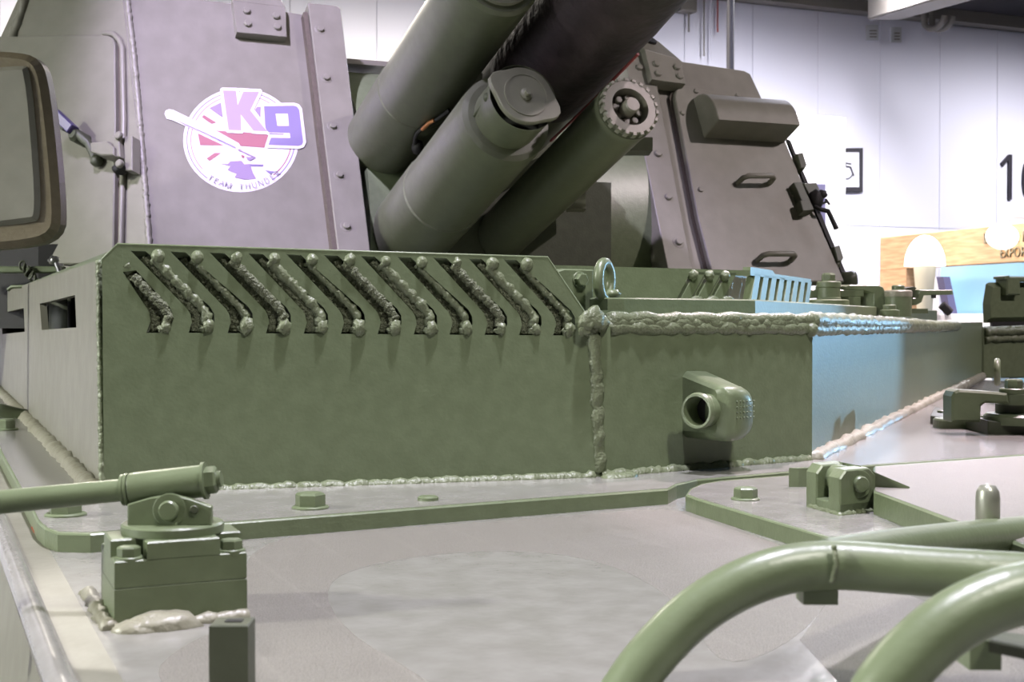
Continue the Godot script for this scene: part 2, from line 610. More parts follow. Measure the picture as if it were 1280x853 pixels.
	# pipes, box and red pipe on the wall above the turret
	var names := [[861, 2.4, "beam_grey", -30, 40, "thin grey wall pipe left of the red one, leftmost"], [880, 2.0, "beam_grey", -30, 70, "thin grey wall pipe between the others above the turret"], [889, 1.6, "wall_white", -30, 76, "white wall pipe left of the red one"], [897, 2.4, "hose_red", -30, 40, "short red pipe on the white wall above the turret"]]
	for r in names:
		st = mb()
		tube(st, [atz(r[0], r[3], WALL_Z + 0.05), atz(r[0], r[4], WALL_Z + 0.05)], r[1] * 11.5 / FOCAL * 0.5, 8)
		tag(put("wall_pipe", st, mats[r[2]]), r[5], "pipe")
	st = mb()
	var bx := atz(857, -6, WALL_Z + 0.06)
	box(st, bx, Vector3(0.085, 0, 0), Vector3(0, 0, 0.06), Vector3(0, 0.15, 0), 0.01)
	tag(put("junction_box", st, mats.beam_grey), "grey junction box on the wall over thin pipes", "box")
	st = mb()
	tube(st, [Vector3(deep(913, 0, 9.5).x, CEIL, deep(913, 0, 9.5).z), Vector3(deep(913, 0, 9.5).x, FLOOR, deep(913, 0, 9.5).z)], 0.027, 12)
	tag(put("black_pole", st, mats.black_paint), "tall black pole standing behind the turret roof", "pole")
	# small square notices high on the wall
	for r in [[1083, 31, 1098, 50, "grey square notice high on the wall, left of the panel joint"], [1114, 34, 1127, 53, "grey square notice high on the wall, right of the panel joint"]]:
		var nt := thing("wall_notice", r[4], "notice", atz(r[0], r[3], WALL_Z))
		st = mb()
		prism(st, [atz(r[0], r[1], WALL_Z + 0.012), atz(r[2], r[1], WALL_Z + 0.012), atz(r[2], r[3], WALL_Z + 0.012), atz(r[0], r[3], WALL_Z + 0.012)], Vector3(0, 0, -0.011))
		put("board", st, mats.get("notice_grey", mat("notice_grey", Color8(196, 198, 206), 0.6)), nt)
		st = mb()
		for line in 3:
			var y: float = lerpf(r[1], r[3], 0.35 + 0.2 * line)
			prism(st, [atz(r[0] + 4, y, WALL_Z + 0.014), atz(r[2] - 2, y, WALL_Z + 0.014), atz(r[2] - 2, y + 1.5, WALL_Z + 0.014), atz(r[0] + 4, y + 1.5, WALL_Z + 0.014)], Vector3(0, 0, -0.0015))
		put("print", st, mats.beam_grey, nt)
	# accessible-toilet sign
	var w0 := WALL_Z + 0.03
	var sg := thing("toilet_sign", "black framed wheelchair sign on the wall beside the white board", "sign", atz(1052, 240, WALL_Z))
	st = mb()
	prism(st, [atz(1027, 185, w0), atz(1079, 185, w0), atz(1079, 240, w0), atz(1027, 240, w0)], Vector3(0, 0, -0.029), 0.003)
	put("frame", st, mats.black_paint, sg)
	st = mb()
	prism(st, [atz(1032, 190.5, w0 + 0.002), atz(1074, 190.5, w0 + 0.002), atz(1074, 234, w0 + 0.002), atz(1032, 234, w0 + 0.002)], Vector3(0, 0, -0.004))
	put("face", st, mats.wall_white, sg)
	st = mb()
	var q := []
	for i in 15:
		var a := deg_to_rad(-20.0 - 250.0 * i / 14.0)
		q.append(atz(1058 + 7.5 * cos(a), 216 - 8.0 * sin(a), w0 + 0.004))
	tube(st, q, 0.006, 6)
	tube(st, [atz(1056, 200, w0 + 0.004), atz(1057, 208, w0 + 0.004), atz(1063, 209, w0 + 0.004), atz(1067, 220, w0 + 0.004)], 0.009, 6)
	tube(st, [atz(1057, 204, w0 + 0.004), atz(1064, 205, w0 + 0.004)], 0.006, 6)
	blob(st, atz(1055, 196.5, w0 + 0.004), Vector3.ONE * 0.015, 0.0)
	put("wheelchair_symbol", st, mats.black_paint, sg)
	# white board in front of the wall
	var zb := WALL_Z + 1.3
	var wb := thing("white_board", "tall white exhibition board standing before the wall", "board", Vector3(atz(1000, 200, zb).x, FLOOR, zb))
	st = mb()
	var a0 := atz(940, 141, zb)
	var a1 := atz(1057.5, 147, zb)
	prism(st, [Vector3(a0.x, FLOOR, zb), Vector3(a1.x, FLOOR, zb), Vector3(a1.x, a1.y, zb), Vector3(a0.x, a1.y, zb)], Vector3(0, 0, -0.06), 0.004)
	put("board", st, mats.panel_white, wb)
	st = mb()
	prism(st, [atz(1003, 230, zb + 0.006), atz(1032, 230, zb + 0.006), atz(1032, 325, zb + 0.006), atz(1003, 325, zb + 0.006)], Vector3(0, 0, -0.007))
	put("poster", st, mats.slate, wb)
	# hall number
	var num := TextMesh.new()
	num.text = "16"
	num.font = sys_font()
	num.font_size = 64
	num.depth = 0.02
	var tall := atz(1270, 193, WALL_Z).y - atz(1270, 250, WALL_Z).y
	num.pixel_size = 0.01
	num.horizontal_alignment = HORIZONTAL_ALIGNMENT_LEFT
	var bb := num.get_aabb()
	var n := MeshInstance3D.new()
	n.name = "hall_number"
	n.mesh = num
	n.material_override = mats.black_paint
	add_child(n, true)
	var sc := tall / bb.size.y
	n.position = atz(1251, 250, WALL_Z + 0.012) - Vector3(bb.position.x, bb.position.y, 0) * sc
	n.scale = Vector3(sc * 0.86, sc, 1.0)
	tag(n, "large dark numerals 16 on the white wall", "number")

func sys_font() -> Font:
	if not shared.has("font"):
		var f := SystemFont.new()
		f.font_names = PackedStringArray(["Droid Sans"])
		shared["font"] = f
	return shared["font"]

func text_on(st: SurfaceTool, words: String, at: Vector3, across: Vector3, up: Vector3, size: float, depth: float) -> void:
	var t := TextMesh.new()
	t.text = words
	t.font = sys_font()
	t.font_size = 48
	t.pixel_size = size / 34.0
	t.depth = depth
	t.horizontal_alignment = HORIZONTAL_ALIGNMENT_CENTER
	st.append_from(t, 0, Transform3D(Basis(across, up, across.cross(up)), at))

# ---------------------------------------------------------------- booth
func booth() -> void:
	# the front runs towards the visitor on the right
	var fa := deep(1100, 297, 10.4)
	var fb := deep(1280, 278, 8.85)
	fb.y = fa.y
	var ux := (fb - fa).normalized()
	var n := ux.cross(Vector3.UP).normalized()
	if n.dot(EYE - fa) < 0.0:
		n = -n
	var B := func(x, y, off): return on(x, y, fa + n * off, n)
	var top := fa.y
	var low: float = B.call(1190, 332.5, 0.0).y
	var long := ux * 3.6
	var b := thing("booth", "timber fronted exhibition booth with pale blue back panel", "booth", Vector3(fa.x + 1.5, FLOOR, fa.z))
	var st := mb()
	var lo := Vector3(fa.x, low, fa.z)
	prism(st, [fa, fa + long, lo + long, lo], -n * 0.1, 0.004)
	put("fascia", st, mats.timber, b)
	st = mb()
	var pw: Vector3 = B.call(1133, 340, 0.0) - B.call(1100, 340, 0.0)
	pw.y = 0.0
	var ft := Vector3(fa.x, FLOOR, fa.z)
	prism(st, [lo, lo + pw, ft + pw, ft], -n * 0.1)
	put("post", st, mats.timber, b)
	st = mb()
	var bk := -n * 0.55
	prism(st, [lo + bk + Vector3.UP * 0.1, lo + long + bk + Vector3.UP * 0.1, ft + long + bk, ft + bk], -n * 0.05)
	put("back_panel", st, mats.blue_panel, b)
	st = mb()
	text_on(st, "D", B.call(1233, 298, 0.004), ux, Vector3.UP, 0.07, 0.01)
	put("lettering", st, mats.letter, b)
	st = mb()
	text_on(st, "& M", B.call(1277, 296, 0.004), ux, Vector3.UP, 0.07, 0.01)
	put("lettering", st, mats.letter, b)
	st = mb()
	text_on(st, "EXPORTER", B.call(1275, 315, 0.004), ux, Vector3.UP, 0.062, 0.01)
	put("lettering", st, mats.letter, b)
	# glowing dome lamp on a tapered pedestal before the booth
	var c: Vector3 = B.call(1156, 333, 0.3)
	var r: float = -(look.inverse() * (c - EYE)).z * 25.0 / FOCAL
	var dl := thing("dome_lamp", "glowing white dome lamp on a tapered beige pedestal", "lamp", Vector3(c.x, FLOOR, c.z))
	st = mb()
	var rows := []
	for i in 9:
		var a := PI / 2 * i / 8.0
		rows.append([r * cos(a), r * 1.55 * sin(a)])
	rows.push_front([0.0, 0.0])
	lathe(st, c, Vector3.UP, rows, 28, false)
	put("shade", st, mats.lamp_glow, dl)
	st = mb()
	lathe(st, Vector3(c.x, FLOOR, c.z), Vector3.UP, [[0.14, 0.0], [0.03, 0.04], [0.035, c.y - FLOOR - 0.5], [0.075, c.y - FLOOR], [0.0, c.y - FLOOR]], 24)
	put("pedestal", st, mats.beige, dl)
	omni(dl, c + Vector3(0, r * 0.7, 0.0), 0.03)
	# lamp before the lettering
	var c2: Vector3 = B.call(1253, 296, 0.16)
	var wl := thing("sign_lamp", "glowing white round lamp before the lettering of the booth", "lamp", c2)
	st = mb()
	blob(st, c2, Vector3(0.13, 0.085, 0.06), 0.0, 12, 20)
	put("bulb", st, mats.lamp_glow, wl)
	st = mb()
	tube(st, [c2 + Vector3(0, 0.07, 0), c2 + Vector3(0, 0.13, 0) - n * 0.08, Vector3(c2.x, top + 0.03, c2.z) - n * 0.2], 0.01, 8)
	put("arm", st, mats.panel_white, wl)
	omni(wl, c2, 0.05)
	# white counter with a slanted dark leg
	var oc := -0.35
	var C := func(x, y): return B.call(x, y, oc)
	var cn := thing("display_counter", "white display counter with slanted dark leg inside the booth", "counter", Vector3(C.call(1170, 380).x, FLOOR, C.call(1170, 380).z))
	st = mb()
	prism(st, pts([1148, 346, 1171, 346, 1176, 400, 1143, 400], C), -n * 0.06)
	put("screen", st, mats.panel_white, cn)
	st = mb()
	prism(st, pts([1170, 346, 1179, 346, 1190, 400, 1182, 400], C), -n * 0.06)
	put("slanted_leg", st, mats.slate, cn)
	st = mb()
	var q0: Vector3 = C.call(1140, 393)
	var q1: Vector3 = C.call(1240, 393)
	q1.y = q0.y
	prism(st, [q0, q1, Vector3(q1.x, FLOOR, q1.z), Vector3(q0.x, FLOOR, q0.z)], -n * 0.15, 0.004)
	put("cabinet", st, mats.panel_white, cn)

func omni(t: Node3D, at: Vector3, energy: float) -> void:
	var l := OmniLight3D.new()
	l.name = "light"
	l.light_color = Color(1.0, 0.98, 0.94)
	l.light_energy = energy
	l.omni_range = 20.0
	l.omni_attenuation = 2.0
	l.light_size = 0.05
	l.shadow_enabled = true
	t.add_child(l, true)
	l.global_position = at

# ================================================================ howitzer
func build_howitzer() -> void:
	howitzer = thing("self_propelled_howitzer", "olive tracked howitzer with raised gun tubes and slotted deck boxes", "howitzer", Vector3(1.8, FLOOR, -3.5))
	hull()
	deck()
	grille_box()
	rear_slab()
	deck_fittings()
	marker_rod()
	guard_tubes()
	turret()
	gun()

func hp(called: String, st: SurfaceTool, m: Material = null, parent: Node3D = null) -> MeshInstance3D:
	return put(called, st, m if m else mats.olive, parent if parent else howitzer)

func cut(flat: Array, times := 2) -> Array:       # rounds the corners of x, y pairs
	for n in times:
		var q := []
		for i in range(0, flat.size(), 2):
			var j := (i + 2) % flat.size()
			q += [lerpf(flat[i], flat[j], 0.25), lerpf(flat[i + 1], flat[j + 1], 0.25), lerpf(flat[i], flat[j], 0.75), lerpf(flat[i + 1], flat[j + 1], 0.75)]
		flat = q
	return flat

func pts(flat: Array, f: Callable) -> Array:      # x, y pairs through a measuring function
	var out := []
	for i in range(0, flat.size(), 2):
		out.append(f.call(flat[i], flat[i + 1]))
	return out

func hull() -> void:
	var e0 := lev(0, 640, 0)
	var e1 := lev(88, 853, 0)
	var d := (e1 - e0).normalized()
	var back := e0 - d * 4.5
	var front := e1 + d * 0.9
	# lower hull, tracks and wheels (below the deck, mostly out of the picture)
	var st := mb()
	abox(st, Vector3(0.55, -1.3, -7.5), Vector3(3.05, -0.4, 0.3))
	abox(st, Vector3(0.3, -0.42, -7.5), Vector3(3.4, -0.032, 0.4))
	hp("lower_hull", st, mats.shade_olive)
	st = mb()
	abox(st, Vector3(0.3, -0.04, -7.5), Vector3(3.5, 0.195, -3.95))
	hp("rear_hull", st, mats.shade_olive)
	for s in [0.1, 3.05]:
		st = mb()
		var loop := [Vector3(0, -1.75, -6.6), Vector3(0, -1.75, 0.2), Vector3(0, -1.45, 0.75), Vector3(0, -1.0, 0.95), Vector3(0, -0.72, 0.6), Vector3(0, -0.72, -6.9), Vector3(0, -1.0, -7.3), Vector3(0, -1.45, -7.2)]
		var side := []
		for p in loop:
			side.append(p + Vector3(s, 0, 0))
		prism(st, side, Vector3(0.45, 0, 0))
		hp("track", st, mats.dark)
	# side skirt below the deck edge and its bevelled weld seam
	st = mb()
	var down := Vector3(-0.06, -0.55, 0.0)
	prism(st, [back, front, front + down, back + down], Vector3(0.03, 0, 0))
	hp("side_skirt", st, mats.turret)
	st = mb()
	tube(st, [back + Vector3(-0.004, -0.006, 0), front + Vector3(-0.004, -0.006, 0)], 0.0105, 14)
	hp("edge_weld", st, mats.deck)

func deck() -> void:
	var e0 := lev(0, 640, 0)
	var e1 := lev(88, 853, 0)
	var d := (e1 - e0).normalized()
	var st := mb()
	prism(st, [e0 - d * 4.5, e1 + d * 0.9, Vector3(3.5, 0, 0.5), Vector3(3.6, 0, -6.0)], Vector3(0, -0.03, 0))
	var dk := hp("deck_plate", st, mats.deck)
	# gritty coating laid over the lower deck, smooth patch left free in the middle
	var f0 := func(x, y): return lev(x, y, 0.00015)
	st = mb()
	var grit_ring := [300, 676, 480, 661, 700, 646, 852, 632, 940, 668, 1060, 716, 1000, 800, 900, 840, 860, 760, 760, 700, 620, 686, 470, 702, 400, 730, 430, 790, 520, 840, 600, 905, 300, 905, 180, 850, 235, 800, 312, 780]
	prism(st, pts(cut(grit_ring), f0), Vector3(0, -0.0004, 0))
	hp("grit_coating", st, mats.grit, dk)
	st = mb()
	prism(st, pts([1000, 800, 1060, 718, 1180, 760, 1330, 800, 1330, 900, 1090, 900], f0), Vector3(0, -0.0004, 0))
	hp("grit_coating", st, mats.grit, dk)
	# raised plates
	var f1 := func(x, y): return lev(x, y, PLATE)
	st = mb()
	var left_a: Vector3 = f1.call(0, 567)
	var left_b: Vector3 = f1.call(41, 641)
	var far := left_a + (left_a - left_b).normalized() * 3.0
	var far_r: Vector3 = f1.call(1280, 430)
	var dust_a := [4, 567, 44, 640, 49, 650, 59, 659, 74, 664.5, 113, 665.5, 282, 652.5, 440, 640.5, 560, 631, 700, 620.5, 834, 610.5, 844, 605, 872, 599, 1010, 587, 1100, 580, 1290, 567, 1500, 552]
	var pa := [far, left_a] + pts([41, 641, 46, 652, 56, 661, 72, 667, 113, 668, 282, 654.5, 440, 642.5, 560, 633, 700, 622.5, 835, 612, 846, 606, 872, 600, 1010, 588, 1100, 581, 1290, 568, 1500, 553], f1) + [Vector3(3.55, PLATE, -5.5)]
	prism(st, pa, Vector3(0, -PLATE, 0), 0.0015)
	var a := hp("raised_plate", st, mats.olive)
	st = mb()
	prism(st, pts(dust_a, func(x, y): return lev(x, y, PLATE + 0.0004)) + [Vector3(3.5, PLATE + 0.0004, -5.4), far + Vector3(0.03, 0.0004, 0)], Vector3(0, -0.0005, 0))
	hp("dusty_top", st, mats.deck, a)
	st = mb()
	bead(st, pts([41, 660, 50, 675, 66, 683, 100, 685, 130, 684], func(x, y): return lev(x, y, 0.0)), 0.0018)
	hp("bare_primer_line", st, mats.rust, a)
	st = mb()
	prism(st, pts([1012, 592, 900, 601, 876, 605, 862, 611, 857, 619, 870, 624, 1037, 673, 1180, 719, 1400, 790, 1500, 730, 1093, 600], f1), Vector3(0, -PLATE, 0), 0.0015)
	var b := hp("hinge_plate", st, mats.olive)
	st = mb()
	prism(st, pts([1012, 593, 900, 602, 877, 606, 865, 611.5, 860, 618, 872, 622.5, 1038, 671, 1180, 716, 1400, 786, 1500, 730, 1093, 601], func(x, y): return lev(x, y, PLATE + 0.0004)), Vector3(0, -0.0005, 0))
	hp("dusty_top", st, mats.deck, b)
	st = mb()
	var f2 := func(x, y): return lev(x, y, 0.043)
	prism(st, pts([1092, 614, 1197, 653, 1500, 760, 1650, 640, 1280, 569.5, 1092, 583], f2), Vector3(0, -0.0245, 0), 0.002)
	var c := hp("hatch_plate", st, mats.olive)
	st = mb()
	prism(st, pts([1094, 613.5, 1197, 651, 1500, 755, 1640, 640, 1280, 570.5, 1094, 584], func(x, y): return lev(x, y, 0.0434)), Vector3(0, -0.0005, 0))
	hp("grit_coating", st, mats.grit, c)
	# bolts on the plates
	for r in [[388, 636, 0.0165, "hex"], [535, 626, 0.0125, "flat"], [82, 645, 0.0175, "hex"], [6, 538, 0.02, "hex"]]:
		bolt(a, f1.call(r[0], r[1]), Vector3.UP, r[2], r[3], mats.olive)
	bolt(b, f1.call(932, 625), Vector3.UP, 0.0135, "hex", mats.olive)

# -------------------------------------------------------- slotted front box
func grille_box() -> void:
	var a := lev(130, 617, PLATE)
	var b := lev(750, 596.5, PLATE)
	var u := (b - a).normalized()
	var n := u.cross(Vector3.UP).normalized()
	if n.dot(EYE - a) < 0.0:
		n = -n
	var uv := func(x, y): return upright(x, y, a, b)
	var back := -n * 0.009
	# chevron slot measured once, then stepped along the plate
	var s1: Vector3 = uv.call(163.7, 313.7)
	var s11: Vector3 = uv.call(633.7, 327.5)
	var pitch := (s11 - s1) / 10.0
	var top_drop := Vector3.UP * 0.0
	var chev := pts([163.7, 313.7, 182, 314.4, 262, 383, 267.5, 392, 268, 402, 262, 416.3, 236, 416.3, 240, 402, 238, 393, 234, 386], uv)
	var low0: Vector3 = uv.call(236, 416.3)
	var low11: Vector3 = uv.call(687.5, 416.5)
	pitch = ((s11 - s1) + (low11 - low0)) / 20.0
	var outline := pts([127.5, 324, 147, 305], uv)
	# the outline enters every slot through a hair-thin cut from the top edge
	var t0: Vector3 = uv.call(147, 305)
	var t1: Vector3 = uv.call(684.5, 321.5)
	for k in range(0, 12):
		var off := pitch * (k - 1)
		var hole := []
		for p in chev:
			hole.append(p + off)
		if k == 0:      # the first slot is shorter, its head is welded shut
			hole = pts([153.5, 340, 170, 338, 212, 384, 216, 393, 216, 402, 210, 416.3, 183, 416.3, 188, 402, 187, 391], uv)
		var p0: Vector3 = hole[0]
		var along := (p0 - t0).dot(u) / (t1 - t0).dot(u)
		var up_edge := t0.lerp(t1, along)
		outline.append(up_edge - u * 0.00001)
		outline.append(hole[0] - u * 0.00001)
		for i in range(hole.size() - 1, 0, -1):
			outline.append(hole[i])
		outline.append(hole[0] + u * 0.00001)
		outline.append(up_edge + u * 0.00001)
	outline += pts([684.5, 321.5, 735, 396, 750, 596.5, 130, 617], uv)
	var st := mb()
	prism(st, outline, back)
	var front := hp("front_plate", st, mats.olive)
	tag(front, "green front plate with a row of chevron slots")
	st = mb()
	tube(st, pts([127.8, 330, 127.8, 324.5, 147, 305.6, 684.3, 322, 734.5, 396.5], func(x, y): return upright(x, y, a, b, -0.0012)), 0.0018, 8)
	hp("rounded_edge", st, mats.olive, front)
	# bars behind the slots: one rough, one smoother, beads at both ends
	for k in range(0, 12):
		var off := pitch * (k - 1)
		var path := [[191, 322], [251, 382], [259, 394], [256, 406]]
		var flat := [177, 321, 186, 321, 250, 385, 257, 396, 253, 415, 239, 415, 244, 402, 241, 392, 236, 385]
		if k == 0:
			path = [[166, 345], [205, 384], [211, 394], [207, 407]]
			flat = [157, 344, 166, 344, 202, 385, 207, 396, 203, 415, 187, 415, 192, 402, 190, 392, 184, 384]
			off = Vector3.ZERO
		var q := []
		for p in path:
			q.append(uv.call(p[0], p[1]) + off - n * (0.003 + 0.0015 * (k % 3)))
		var q2 := []
		var sink := 0.004 + 0.003 * ((k * 2 + 1) % 3)
		for p in pts(flat, uv):
			q2.append(p + off - n * sink)
		st = mb()
		bead(st, q, 0.0056 + 0.0008 * ((k + 1) % 3), 0.7, 0.4)
		hp("louver", st, mats.weld if k % 3 else mats.burnt, front)
		st = mb()
		prism(st, q2, -n * 0.01, 0.003)
		for i in 3:
			bead(st, [q2[0].lerp(q2[1], 0.2 + 0.3 * i) - n * 0.003, q2[7].lerp(q2[3], 0.15 + 0.3 * i) - n * 0.003, q2[5].lerp(q2[4], 0.2 + 0.3 * i) - n * 0.003], 0.0042, 1.3, 0.5)
		hp("slag_bar", st, mats.burnt, front)
		st = mb()
		var w := rng.randf_range(0.8, 1.15)
		if k > 0:
			blob(st, uv.call(197.5, 320.5) + off - n * 0.001, Vector3(0.0076, 0.0078, 0.0075) * w, 0.12 if k % 3 else 0.5)
		else:
			blob(st, uv.call(160, 333) - n * 0.006, Vector3(0.012, 0.009, 0.007), 0.6)
		hp("weld_spot", st, mats.weld, front)
		st = mb()
		blob(st, (uv.call(260, 408) if k > 0 else uv.call(208, 409)) + off - n * 0.001, Vector3(0.0075, 0.0095, 0.0075) * rng.randf_range(0.8, 1.15), 0.5)
		blob(st, (uv.call(256, 411) if k > 0 else uv.call(204, 412)) + off - n * 0.003, Vector3(0.007, 0.005, 0.006), 0.7)
		hp("weld_spot", st, mats.weld, front)
	# side plate with two rectangular openings
	var sa := lev(128, 617, PLATE)
	var sb := lev(0, 487, PLATE)
	var sv := func(x, y): return upright(x, y, sa, sb)
	var sd := (sb - sa).normalized()
	var sn := sd.cross(Vector3.UP).normalized()
	if sn.dot(EYE - sa) < 0.0:
		sn = -sn
	var top0: Vector3 = sv.call(124, 325)
	var top1: Vector3 = sv.call(0, 366.5)
	var far := 2.6
	var tl := sa + sd * 3.6
	tl.y = top1.y
	var side_out := [top0]
	for h in [[[93.75, 369, 95.3, 409.5, 52.3, 412.7, 49.7, 379.8]], [[29.7, 385, 31, 415, 3, 418, 1.5, 392]]]:
		var hole := pts(h[0], sv)
		var e: Vector3 = hole[0]
		var s := (e - top0).dot(sd) / (top1 - top0).dot(sd)
		var edge := top0.lerp(top1, s)
		side_out.append(edge - sd * 0.00001)
		side_out.append(hole[0] - sd * 0.00001)
		side_out.append(hole[1])
		side_out.append(hole[2])
		side_out.append(hole[3])
		side_out.append(hole[0] + sd * 0.00001)
		side_out.append(edge + sd * 0.00001)
	side_out += [tl, sa + sd * 3.6, sa]
	st = mb()
	prism(st, side_out, -sn * 0.012)
	var side := hp("side_plate", st, mats.turret)
	tag(side, "pale grey side plate with two rectangular openings")
	# corner weld, cover, base welds
	st = mb()
	bead(st, [top0 + sn * 0.0, sa + Vector3(0, 0.01, 0) - n * 0.002], 0.0045, 0.3)
	hp("corner_weld", st, mats.weld)
	st = mb()
	var ca: Vector3 = uv.call(147, 306)
	var cb: Vector3 = uv.call(684, 322.5)
	ca.y -= 0.003
	cb.y -= 0.003
	var y := ca.y
	var in0 := ca - n * 0.01 
	prism(st, [in0, cb - n * 0.01, cb - n * 0.01 + Vector3(0.15, 0, -2.05), Vector3(tl.x + 0.03, y, tl.z), Vector3(top0.x + 0.02, y, top0.z)], Vector3(0, -0.01, 0))
	hp("top_plate", st, mats.olive)
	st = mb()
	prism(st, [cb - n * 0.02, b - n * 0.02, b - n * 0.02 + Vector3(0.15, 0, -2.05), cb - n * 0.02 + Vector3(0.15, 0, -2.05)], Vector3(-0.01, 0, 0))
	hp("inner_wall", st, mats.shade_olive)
	st = mb()
	bead(st, pts([135, 618, 265, 615, 500, 607, 742, 598], func(x, yy): return upright(x, yy, a, b, 0.001)), 0.009, 0.25)
	hp("base_weld", st, mats.weld)
	st = mb()
	bead(st, [sa + sn * 0.006, sb + sn * 0.006, sa + sd * 3.5 + sn * 0.006], 0.014, 0.4)
	hp("base_weld", st, mats.lip)
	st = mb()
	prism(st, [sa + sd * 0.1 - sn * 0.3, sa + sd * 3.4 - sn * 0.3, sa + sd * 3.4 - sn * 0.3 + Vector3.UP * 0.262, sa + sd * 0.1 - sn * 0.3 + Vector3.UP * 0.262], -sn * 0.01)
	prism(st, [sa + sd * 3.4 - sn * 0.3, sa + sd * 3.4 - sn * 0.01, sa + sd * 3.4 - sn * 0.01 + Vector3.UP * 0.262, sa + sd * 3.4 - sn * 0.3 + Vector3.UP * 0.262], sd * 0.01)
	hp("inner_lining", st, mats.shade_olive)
	# louvre stiffeners glimpsed inside the side openings
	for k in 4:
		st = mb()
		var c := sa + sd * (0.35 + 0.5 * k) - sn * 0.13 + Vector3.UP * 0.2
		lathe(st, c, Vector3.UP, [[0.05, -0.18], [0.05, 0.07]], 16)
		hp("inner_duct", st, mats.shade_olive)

# -------------------------------------------------------- right slab, second grille, fittings on it
func rear_slab() -> void:
	var a := lev(750, 596.5, PLATE)
	var b := lev(1015, 575, PLATE)
	var c := lev(1228, 470, PLATE)
	var h := 0.2135 - PLATE
	var up := Vector3(0, h, 0)
	var u := (b - a).normalized()
	var n := u.cross(Vector3.UP).normalized()
	if n.dot(EYE - a) < 0.0:
		n = -n
	var w := (c - b).normalized()
	var m := w.cross(Vector3.UP).normalized()
	if m.dot(EYE - b) < 0.0:
		m = -m
	var backv := -n * 0.012
	var st := mb()
	prism(st, [a + up, b + up, b, a], backv)
	var f := hp("slab_front", st, mats.olive)
	st = mb()
	prism(st, [b + up, c + up, c, b], -m * 0.012)
	var g := hp("slab_flank", st, mats.olive)
	tag(g, "long green flank plate running back to the right")
	st = mb()
	prism(st, [a + up - n * 0.004, b + up - n * 0.004 - m * 0.004, c + up - m * 0.004, c + up + Vector3(-1.2, 0, -0.5), a + up + Vector3(-0.1, 0, -1.8)], Vector3(0, -0.012, 0))
	hp("slab_top", st, mats.olive)
	st = mb()
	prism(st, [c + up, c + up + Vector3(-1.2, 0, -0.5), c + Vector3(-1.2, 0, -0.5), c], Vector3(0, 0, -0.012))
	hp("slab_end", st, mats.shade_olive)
	# weld runs
	var line := func(yy, off): return [upright(760, yy, a, b, off), upright(1013, yy + 1, a, b, off)]
	st = mb()
	bead(st, line.call(399, -0.006), 0.0100, 0.15, 0.9)
	bead(st, line.call(404, -0.006), 0.0105, 0.15, 0.9)
	bead(st, line.call(410, -0.005), 0.0105, 0.25, 0.8)
	hp("top_weld", st, mats.weld, f)
	st = mb()
	bead(st, pts([1013, 401, 1100, 404.5, 1196, 408], func(x, y): return upright(x, y, b, c, -0.003)), 0.013, 0.25, 0.8)
	bead(st, pts([1013, 412, 1100, 411, 1192, 409], func(x, y): return upright(x, y, b, c, -0.001)), 0.010, 0.4, 0.8)
	hp("top_weld", st, mats.weld, g)
	st = mb()
	bead(st, pts([741, 392, 744, 470, 748, 560, 750, 590], func(x, y): return upright(x, y, a, b, -0.004)), 0.0095, 0.7)
	for r in [[733, 402, 12.0], [742, 398, 14.0], [752, 404, 10.0], [731, 412, 8.0]]:
		blob(st, upright(r[0], r[1], a, b, 0.003), Vector3(r[2], r[2] * 1.1, r[2] * 0.7) * 0.001, 0.6)
	hp("joint_weld", st, mats.weld, f)
	st = mb()
	bead(st, pts([752, 597, 850, 589, 1012, 576], func(x, y): return upright(x, y, a, b, 0.001)), 0.009, 0.35)
	blob(st, lev(775, 597, PLATE), Vector3(0.03, 0.007, 0.016), 0.5)
	hp("base_weld", st, mats.weld, f)
	st = mb()
	bead(st, [b + m * 0.002, c + m * 0.002], 0.015, 0.35)
	hp("base_weld", st, mats.lip, g)
	# cover plate lying on the slab
	var fh := func(x, y): return lev(x, y, 0.2535)
	st = mb()
	var q0: Vector3 = fh.call(771, 372)
	var q1: Vector3 = fh.call(944, 374.5)
	var q2 := q1 + w * 2.6
	prism(st, [q0 - u * 0.05, q1, q2, q2 + Vector3(-1.2, 0, -0.4), q0 + Vector3(-0.1, 0, -1.6)], Vector3(0, -0.0385, 0), 0.002)
	var cv := hp("cover_plate", st, mats.olive)
	# second slotted grille standing on the cover plate
	var ga := q0 - n * 0.09 - u * 0.1
	var gb := q1 - n * 0.055 
	var gf := func(x, y): return upright(x, y, ga, ga + u)
	var gtop := 0.044
	st = mb()
	var e0: Vector3 = gf.call(690, 336)
	var g0 := Vector3(e0.x, 0.2535, e0.z)
	var gend: Vector3 = gf.call(938, 340)
	gend.y = 0.2535
	var ghigh: float = gf.call(800, 334.5).y - 0.2535
	# solid left piece, then slanted slats with a rail over them
	var gl: Vector3 = gf.call(846, 371)
	gl.y = 0.2535
	var gr := Vector3(0, ghigh, 0)
	var slant := u * 0.03
	prism(st, [g0, g0 + gr, gl + slant + gr, gl], -n * 0.012)
	var rear := hp("rear_grille", st, mats.olive)
	st = mb()
	prism(st, [gl + slant * 0.8 + gr * 0.82, gl + slant + gr, gend + gr, gend + gr * 0.82], -n * 0.012)
	hp("top_rail", st, mats.olive, rear)
	for k in 3:
		st = mb()
		var s0 := gl + u * (0.008 + 0.033 * k)
		prism(st, [s0, s0 + slant + gr * 0.9, s0 + slant + u * 0.02 + gr * 0.9, s0 + u * 0.02], -n * 0.012)
		hp("slat", st, mats.olive, rear)
		st = mb()
		blob(st, s0 + slant + gr * 0.8 - u * 0.006, Vector3.ONE * 0.0085, 0.4)
		hp("weld_spot", st, mats.weld, rear)
		st = mb()
		blob(st, s0 + u * 0.03 , Vector3(0.012, 0.006, 0.008), 0.4)
		hp("weld_spot", st, mats.weld, rear)
